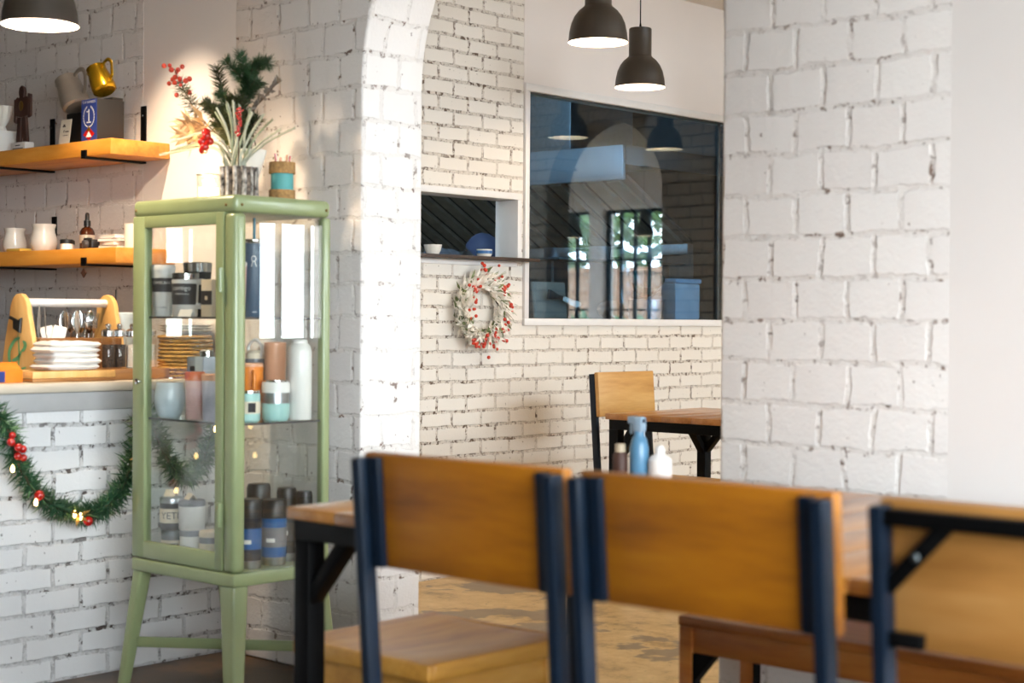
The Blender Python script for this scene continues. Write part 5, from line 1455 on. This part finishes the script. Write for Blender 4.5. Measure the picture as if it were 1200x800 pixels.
m = band(0.0349, 0.030, 0.0350, 0.058, 0.0012, FD + 0.1, FD + 0.75, 10); m.build('label_print', M['navy'], t)
t = cup('flask', 'grey flask with a white loop handle at the back of the middle shelf', 'flask', (-4.012, 3.212, z2_), [('flask_body', [(0.032, 0), (0.034, 0.003), (0.034, 0.165), (0.030, 0.180)], M['grey']), ('cap', [(0.029, 0.1803), (0.029, 0.196), (0.020, 0.206)], M['cream'])])
m = MB(); m.tube(spline([(-0.026, 0, 0.185), (-0.034, 0, 0.215), (-0.012, 0, 0.236), (0.012, 0, 0.236), (0.034, 0, 0.215), (0.026, 0, 0.185)], 6), 0.005, 8); m.build('loop_handle', M['white_p'], t)

def tin(label, loc, body, lidm, r, h, lab=None, txt=None, name='lowball_cup', rz=0):
    t = cup(name, label, 'cup', loc, [('cup_body', [(r * 0.92, 0), (r * 0.97, 0.003), (r, h - 0.018)], body), ('lid', [(r * 1.02, h - 0.0177), (r * 1.02, h - 0.004), (r * 0.95, h)], lidm)], group='lidded cups on the cabinet floor')
    if lab: band(r * 0.985, h * 0.22, r * 0.996, h * 0.66, 0.001).build('label', lab, t)
    if txt:
        m = MB(); m.text(txt, h * 0.30, cyl_map(r + 0.0018, h * 0.44, FD)); m.build('lettering', M['greydk'] if lab is M['cream'] else M['white_p'], t)
    return t
tin('dark cup with cream label, bottom left of the cabinet floor', (-4.150, 3.003, z3_), M['greydk'], M['steel_dark'], 0.033, 0.088, M['cream'], 'YETI')
tin('dark cup with cream label, on top of the bottom left cup', (-4.152, 3.003, z3_ + 0.0885), M['greydk'], M['steel'], 0.036, 0.100, M['cream'], 'YETI')
tin('white and grey cup at the bottom of the middle pair', (-4.040, 2.995, z3_), M['white_p'], M['grey'], 0.036, 0.098, None)
tin('white cup with grey lid on top of the middle pair', (-4.040, 2.995, z3_ + 0.0985), M['white_p'], M['grey'], 0.040, 0.090, None)
tin('grey cup with cream label next to the cabinet post', (-3.940, 2.990, z3_), M['grey'], M['cream'], 0.034, 0.105, M['cream'])
t = thing('price_tag', 'folded white price tag on top of the dark stacked cups', 'price tag', (-4.152, 3.0, z3_ + 0.190), R(25)); MB().prism([(-0.014, 0), (-0.013, 0), (0.0, 0.019), (0.013, 0), (0.014, 0), (0.0, 0.021)], 'X', -0.018, 0.018).build('card', M['cream'], t)
t = thing('price_tag', 'folded white price tag on top of the white stacked cups', 'price tag', (-4.042, 2.992, z3_ + 0.190), R(-15)); MB().prism([(-0.014, 0), (-0.013, 0), (0.0, 0.016), (0.013, 0), (0.014, 0), (0.0, 0.018)], 'X', -0.020, 0.020).build('card', M['cream'], t)
def thermos(label, loc, r, h, body, lab, rz=FD):
    t = cup('thermos_mug', label, 'thermos mug', loc, [('steel_base', [(r * 0.9, 0), (r * 0.93, 0.002), (r * 0.96, 0.024)], M['steel']), ('mug_body', [(r * 0.97, 0.0243), (r, h - 0.055)], body), ('lid', [(r * 1.03, h - 0.0545), (r * 1.03, h - 0.012), (r * 0.9, h)], M['blackp'])], group='thermos mugs on the cabinet floor')
    if lab:
        band(r * 0.975, h * 0.28, r * 0.995, h * 0.58, 0.001).build('label', lab, t)
        m = band(r * 0.976, h * 0.36, r * 0.985, h * 0.42, 0.0018, FD - 0.5, FD + 0.2, 8); m.build('label_print', M['paper'], t)
    return t
thermos('bright blue thermos mug with grey label on the cabinet floor', (-3.832, 3.142, z3_), 0.038, 0.195, M['bluemug'], M['grey'])
thermos('dark thermos mug with blue band just behind the cabinet post', (-3.823, 3.046, z3_), 0.033, 0.205, M['navy'], M['bluemug'])
thermos('black thermos mug right behind the bright blue one', (-3.868, 3.222, z3_), 0.030, 0.222, M['blackp'], M['greydk'])
thermos('slim black thermos mug in the back right corner of the cabinet', (-3.805, 3.238, z3_), 0.024, 0.215, M['blackp'], None)
thermos('black thermos mug farthest back beside the blue ones', (-3.995, 3.215, z3_), 0.036, 0.225, M['blackp'], M['greydk'])
thermos('blue thermos mug between the post and the back glass', (-3.925, 3.075, z3_), 0.034, 0.185, M['bluemug'], M['greydk'])

# ------------------------------------------------------------------ on top of the cabinet
ZT = CZ1 + 0.0006
cj = thing('candle_jar', 'glowing candle in a glass jar on the cabinet top', 'candle', (-4.095, 3.095, ZT))
MB().lathe([(0.034, 0.0), (0.037, 0.004), (0.037, 0.082), (0.0345, 0.082), (0.0345, 0.006), (0.001, 0.006)], seg=32, cap1=False).build('glass_jar', M['glass'], cj)
MB().lathe([(0.033, 0.0065), (0.033, 0.045), (0.001, 0.042)], seg=28, cap1=False).build('wax', emis('glowing_wax', (255, 206, 132), 5.0), cj)
MB().lathe([(0.001, 0.044), (0.005, 0.050), (0.0055, 0.056), (0.003, 0.066), (0.0005, 0.076)], seg=12, cap0=False, cap1=False).build('flame', emis('candle_flame', (255, 220, 150), 60.0), cj)
MB().tube([(0.0375 * math.cos(a * PI / 18), 0.0375 * math.sin(a * PI / 18), 0.082) for a in range(36)], 0.002, 6, closed=True).build('wire_ring', M['steel'], cj)
lamp_light('candle_glow', (-4.095, 3.095, ZT + 0.064), 4.0, (1.0, 0.66, 0.34), 0.02)
BARK = plain('bark', (120, 104, 92), 0.9, var=0.55, scale=60, bmp=0.9)
bv = thing('bark_vase', 'birch bark covered vase in the middle of the cabinet top', 'vase', (-3.952, 3.10, ZT))
m = MB(); m.lathe([(0.046, 0), (0.049, 0.004), (0.049, 0.098), (0.043, 0.098), (0.043, 0.01), (0.001, 0.01)], seg=36, cap1=False)
for v_ in m.bm.verts:
    a = math.atan2(v_.co.y, v_.co.x); kk = 1 + 0.05 * math.sin(7 * a) + 0.03 * math.sin(13 * a + 1); v_.co.x *= kk; v_.co.y *= kk
m.build('vase_body', BARK, bv)
m = MB()
for q in range(12):
    a = q * PI / 6 + 0.1; m.tube([(0.052 * math.cos(a), 0.052 * math.sin(a), 0.001), (0.0525 * math.cos(a + .05), 0.0525 * math.sin(a + .05), 0.05), (0.052 * math.cos(a), 0.052 * math.sin(a), 0.099)], 0.0045 + 0.002 * (q % 3), 7)
m.build('bark_strips', plain('birch_strip', (190, 180, 172), 0.9, var=0.5, scale=50, bmp=0.6), bv)
tv = thing('twine_tin', 'teal tin wound with jute twine at the right of the cabinet top', 'tin', (-3.872, 3.20, ZT))
MB().lathe([(0.033, 0), (0.034, 0.003), (0.034, 0.112), (0.031, 0.112), (0.031, 0.02), (0.001, 0.02)], seg=32, cap1=False).build('tin_body', M['tealdk'], tv)
for z0, n in ((0.004, 7), (0.084, 8)):
    m = MB()
    for q in range(n): m.tube([(0.0375 * math.cos(a * PI / 18), 0.0375 * math.sin(a * PI / 18), z0 + 0.0042 * q) for a in range(36)], 0.0032, 6, closed=True)
    m.build('twine', M['jute'], tv)
cs = thing('candy_sticks', 'small bunch of red and white sticks in the twine-wound tin', 'sticks', (-3.872, 3.20, ZT + 0.0215))
for q in range(7):
    a = q * 0.9; m = MB(); m.tube([(0.008 * math.cos(a), 0.008 * math.sin(a), 0), (0.024 * math.cos(a), 0.024 * math.sin(a), 0.108 + 0.006 * (q % 3))], 0.003, 8)
    m.build('stick', M['red'] if q % 2 else M['peach'], cs)
wv = thing('white_vase', 'flared white vase behind the candle holding the pine', 'vase', (-4.055, 3.212, ZT))
MB().lathe([(0.030, 0), (0.033, 0.004), (0.030, 0.03), (0.036, 0.08), (0.056, 0.150), (0.060, 0.165), (0.056, 0.165), (0.033, 0.085), (0.026, 0.03), (0.001, 0.02)], seg=36, cap1=False).build('vase_body', M['white_cer'], wv)
VX, VY, VZ = -4.055, 3.212, ZT + 0.026

def needles(m, pts, n, L, w, fwd=0.7, r0=0.0, spread=1.0, a0=0.0, a1=1.0):
    N = len(pts) - 1
    for i in range(n):
        u = random.uniform(a0, a1) * N; k = min(int(u), N - 1)
        p = Vector(pts[k]).lerp(Vector(pts[k + 1]), u - k); t = (Vector(pts[k + 1]) - Vector(pts[k])).normalized()
        r = Vector((random.gauss(0, 1), random.gauss(0, 1), random.gauss(0, 1))); r = (r - t * r.dot(t)).normalized()
        m.blade(p + r * r0, r * spread + t * fwd, L * random.uniform(0.7, 1.15), w)
def pine(label, pts, side, seed):
    random.seed(seed)
    o = Vector(pts[0])
    t = thing('pine_branch', label, 'pine branch', o, group='pine branches in the white vase')
    P = [p - o for p in spline(pts, 8)]
    st, ne = MB(), MB()
    st.tube(P, [0.0035 - 0.0022 * i / len(P) for i in range(len(P))], 7)
    needles(ne, P[len(P) // 3:], 800, 0.036, 0.0024, 0.6)
    for i in range(side):
        k = int(len(P) * (0.38 + 0.30 * i / side)); tt = (P[min(k + 2, len(P) - 1)] - P[k]).normalized()
        d = (Vector((random.choice((-1, 1)) * random.uniform(0.5, 1), random.uniform(-0.6, 0.3), random.uniform(-0.1, 0.4))) + tt * 0.5).normalized()
        Q = [P[k], P[k] + d * 0.045, P[k] + d * 0.09 + Vector((0, 0, 0.006))]
        st.tube(Q, 0.0016, 5); needles(ne, Q, 360, 0.032, 0.0023, 0.6)
    st.build('stem', M['twig'], t); ne.build('needles', M['pine'] if seed % 2 else plain('pine_mid', (44, 78, 44), 0.6, var=0.3), t)
pine('pine branch pointing up left in the white vase', [(VX, VY, VZ), (VX + 0.005, VY - 0.005, VZ + 0.12), (-4.120, 3.18, 1.79), (-4.150, 3.165, 1.925)], 5, 11)
pine('pine branch arching over to the right in the white vase', [(VX + 0.01, VY, VZ + 0.002), (VX + 0.02, VY, VZ + 0.13), (-4.045, 3.185, 1.80), (-4.000, 3.17, 1.870), (-3.945, 3.16, 1.915), (-3.880, 3.15, 1.910)], 6, 12)
pine('short dense pine branch in the middle of the white vase', [(VX - 0.008, VY - 0.012, VZ + 0.003), (VX + 0.015, VY - 0.015, VZ + 0.13), (-4.075, 3.165, 1.755), (-4.035, 3.15, 1.82)], 8, 13)
pine('low dark pine branch just over the rim of the white vase', [(VX + 0.012, VY - 0.014, VZ + 0.004), (VX + 0.026, VY - 0.022, VZ + 0.13), (-4.070, 3.155, 1.72), (-4.050, 3.145, 1.765)], 6, 15)
random.seed(21)
def spray(name, label, cat, pts, fn, group=None):
    o = Vector(pts[0]); t = thing(name, label, cat, o, group=group)
    P = [p - o for p in spline(pts, 8)]
    st = MB(); st.tube(P, [0.0026 - 0.0012 * i / len(P) for i in range(len(P))], 7); st.build('stem', M['twig'], t)
    fn(t, P, o); return t
def berry_spray(t, P, o):
    m = MB(); needles(m, P, 200, 0.040, 0.0022, 0.3, a0=0.55, a1=0.85); m.build('needles', plain('spray_green', (84, 88, 58), 0.7, var=0.2), t)
    b0 = None
    for i in range(17):
        c = P[-1].lerp(P[-9], min(1, i / 14)); c = c + Vector((random.gauss(0, 0.016), random.gauss(0, 0.014), random.gauss(0.004, 0.014)))
        if b0 is None: b0 = MB().ball((0, 0, 0), 0.0085, (1, 1, 1), 12, 8).build('berry', M['berry'], t); q = b0
        else: q = b0.copy(); COL.objects.link(q); q.parent = t
        q.location = c; s = random.uniform(0.7, 1.1); q.scale = (s,) * 3
spray('berry_spray', 'spray of red berries leaning out left from the white vase', 'berry spray', [(VX - 0.012, VY, VZ + 0.005), (VX - 0.036, VY - 0.008, VZ + 0.125), (-4.235, 3.17, 1.770), (-4.310, 3.155, 1.87), (-4.352, 3.15, 1.938)], berry_spray)
def leafy(t, P, o):
    m = MB()
    for i in range(46):
        u = random.uniform(0.45, 1); k = min(int(u * (len(P) - 1)), len(P) - 2); p = P[k]
        m.blade(p, (random.uniform(-.5, 1), random.uniform(-.8, .3), random.uniform(-.2, 1)), random.uniform(.02, .035), .012, .1)
    m.build('leaves', M['euc'], t)
spray('dusty_branch', 'greyish dried branch leaning right behind the pine', 'dried branch', [(VX + 0.012, VY + 0.012, VZ + 0.006), (VX + 0.036, VY + 0.006, VZ + 0.13), (-4.00, 3.18, 1.76), (-3.90, 3.15, 1.805), (-3.80, 3.13, 1.85)], leafy)
def dried(t, P, o):
    m = MB(); h = P[-1]
    for i in range(120):
        d = Vector((random.uniform(-1.3, 0.3), random.uniform(-.9, .3), random.uniform(-0.75, 0.6)))
        m.blade(h + Vector((random.uniform(-.02, .05), random.uniform(-.02, .02), random.uniform(-.02, .02))), d, random.uniform(.045, .085), random.uniform(.010, .020), random.uniform(-.3, .3))
    m.build('petals', M['dried'], t)
spray('dried_flower', 'tan dried flower head drooping left over the vase rim', 'dried flower', [(VX - 0.01, VY - 0.012, VZ + 0.007), (VX - 0.024, VY - 0.022, VZ + 0.13), (-4.195, 3.165, 1.735), (-4.250, 3.15, 1.738)], dried)
# frosted branches fanning out of the bark vase
fb = thing('frosted_branches', 'bunch of frosted pale green branches fanning from the bark vase', 'frosted branches', (-3.952, 3.10, ZT + 0.011))
FO = Vector(fb.location)
tips = [(-4.02, 3.06, 1.765), (-4.00, 3.05, 1.775), (-3.985, 3.08, 1.79), (-3.965, 3.06, 1.785), (-3.945, 3.07, 1.79), (-3.925, 3.08, 1.775), (-3.90, 3.10, 1.77), (-3.88, 3.09, 1.755),
        (-3.84, 3.10, 1.745), (-3.81, 3.11, 1.73), (-3.785, 3.12, 1.70), (-3.72, 3.12, 1.700), (-4.30, 3.10, 1.668), (-4.33, 3.08, 1.655), (-4.24, 3.06, 1.690), (-4.20, 3.05, 1.665), (-4.27, 3.06, 1.655)]
for i, tp in enumerate(tips):
    d = Vector(tp) - FO; side = abs(d.x) > 0.22 and d.x < 0
    st = Vector((random.uniform(-.02, .02), random.uniform(-.02, .02), 0.002))
    P = spline([st, st * 1.2 + Vector((d.x * 0.06, d.y * 0.1, 0.088)), Vector((d.x * (0.45 if not side else 0.35), d.y * 0.6, 0.088 + (d.z - 0.088) * (0.62 if not side else 1.15))), d], 7)
    m = MB(); m.tube(P, [0.0048 - 0.0018 * q / len(P) for q in range(len(P))], 6)
    if 1 < i < 12 or side:
        needles(m, P, 90 if i > 7 else 60, 0.016, 0.0022, 1.2, 0.0, 0.6, 0.35, 1.0)
    m.build('branch', M['frost'] if i % 3 else M['frost_gr'], fb)
bl = None
for x, y, z in ((-4.025, 3.03, 1.700), (-4.012, 3.022, 1.688), (-4.030, 3.02, 1.672), (-4.018, 3.02, 1.655), (-4.035, 3.028, 1.648), (-4.008, 3.03, 1.672)):
    if bl is None: bl = MB().ball((0, 0, 0), 0.0135, (1, 1, 1), 18, 12).build('bauble', M['red'], fb); q = bl
    else: q = bl.copy(); COL.objects.link(q); q.parent = fb
    q.location = Vector((x, y, z)) - FO
rs = thing('berry_twig', 'thin twig thick with tiny red berries among the frosted branches', 'berry twig', (-3.925, 3.075, ZT + 0.1))
MB().tube([(0, 0, -0.085), (0, 0, 0.07), (0.008, 0, 0.165)], 0.0018, 6).build('stem', M['twig'], rs)
q0 = None
for i in range(26):
    p = Vector((0.002 + 0.006 * (i / 26) + random.gauss(0, .004), random.gauss(0, .004), 0.09 + 0.085 * i / 26))
    if q0 is None: q0 = MB().ball((0, 0, 0), 0.0042, (1, 1, 1), 8, 6).build('berry', M['red'], rs); q = q0
    else: q = q0.copy(); COL.objects.link(q); q.parent = rs
    q.location = p

# ================================================================== camera
F = 1917.0
yaw, roll, pitch, hc = R(42.4), R(0.4), math.atan(25 / F), 1.14
fw = Vector((-math.sin(yaw), math.cos(yaw), 0)); rt = Vector((math.cos(yaw), math.sin(yaw), 0)); up = Vector((0, 0, 1))
Fv = fw * math.cos(pitch) - up * math.sin(pitch); Uv = up * math.cos(pitch) + fw * math.sin(pitch)
Rx = rt * math.cos(roll) + Uv * math.sin(roll); Vy = -rt * math.sin(roll) + Uv * math.cos(roll)
cd_ = bpy.data.cameras.new('camera'); cam = bpy.data.objects.new('camera', cd_); COL.objects.link(cam)
cam.matrix_world = Matrix(((Rx.x, Vy.x, -Fv.x, 0), (Rx.y, Vy.y, -Fv.y, 0), (Rx.z, Vy.z, -Fv.z, hc), (0, 0, 0, 1)))
cd_.sensor_width = 36.0; cd_.lens = F * 36.0 / 1200.0
cd_.clip_start = 0.05; cd_.clip_end = 200
cd_.dof.use_dof = True; cd_.dof.focus_distance = 7.2; cd_.dof.aperture_fstop = 3.6
SC.camera = cam
SC.view_settings.view_transform = 'Standard'; SC.view_settings.look = 'None'
SC.view_settings.gamma = 1.0; SC.view_settings.use_curve_mapping = False
SC.view_settings.exposure = EXPOSURE = 0.0
SC.cycles.use_denoising = True
SC.cycles.max_bounces = 10; SC.cycles.diffuse_bounces = 5; SC.cycles.glossy_bounces = 5; SC.cycles.transmission_bounces = 6; SC.cycles.transparent_max_bounces = 24
SC.cycles.sample_clamp_indirect = 8.0; SC.cycles.caustics_reflective = False; SC.cycles.caustics_refractive = False
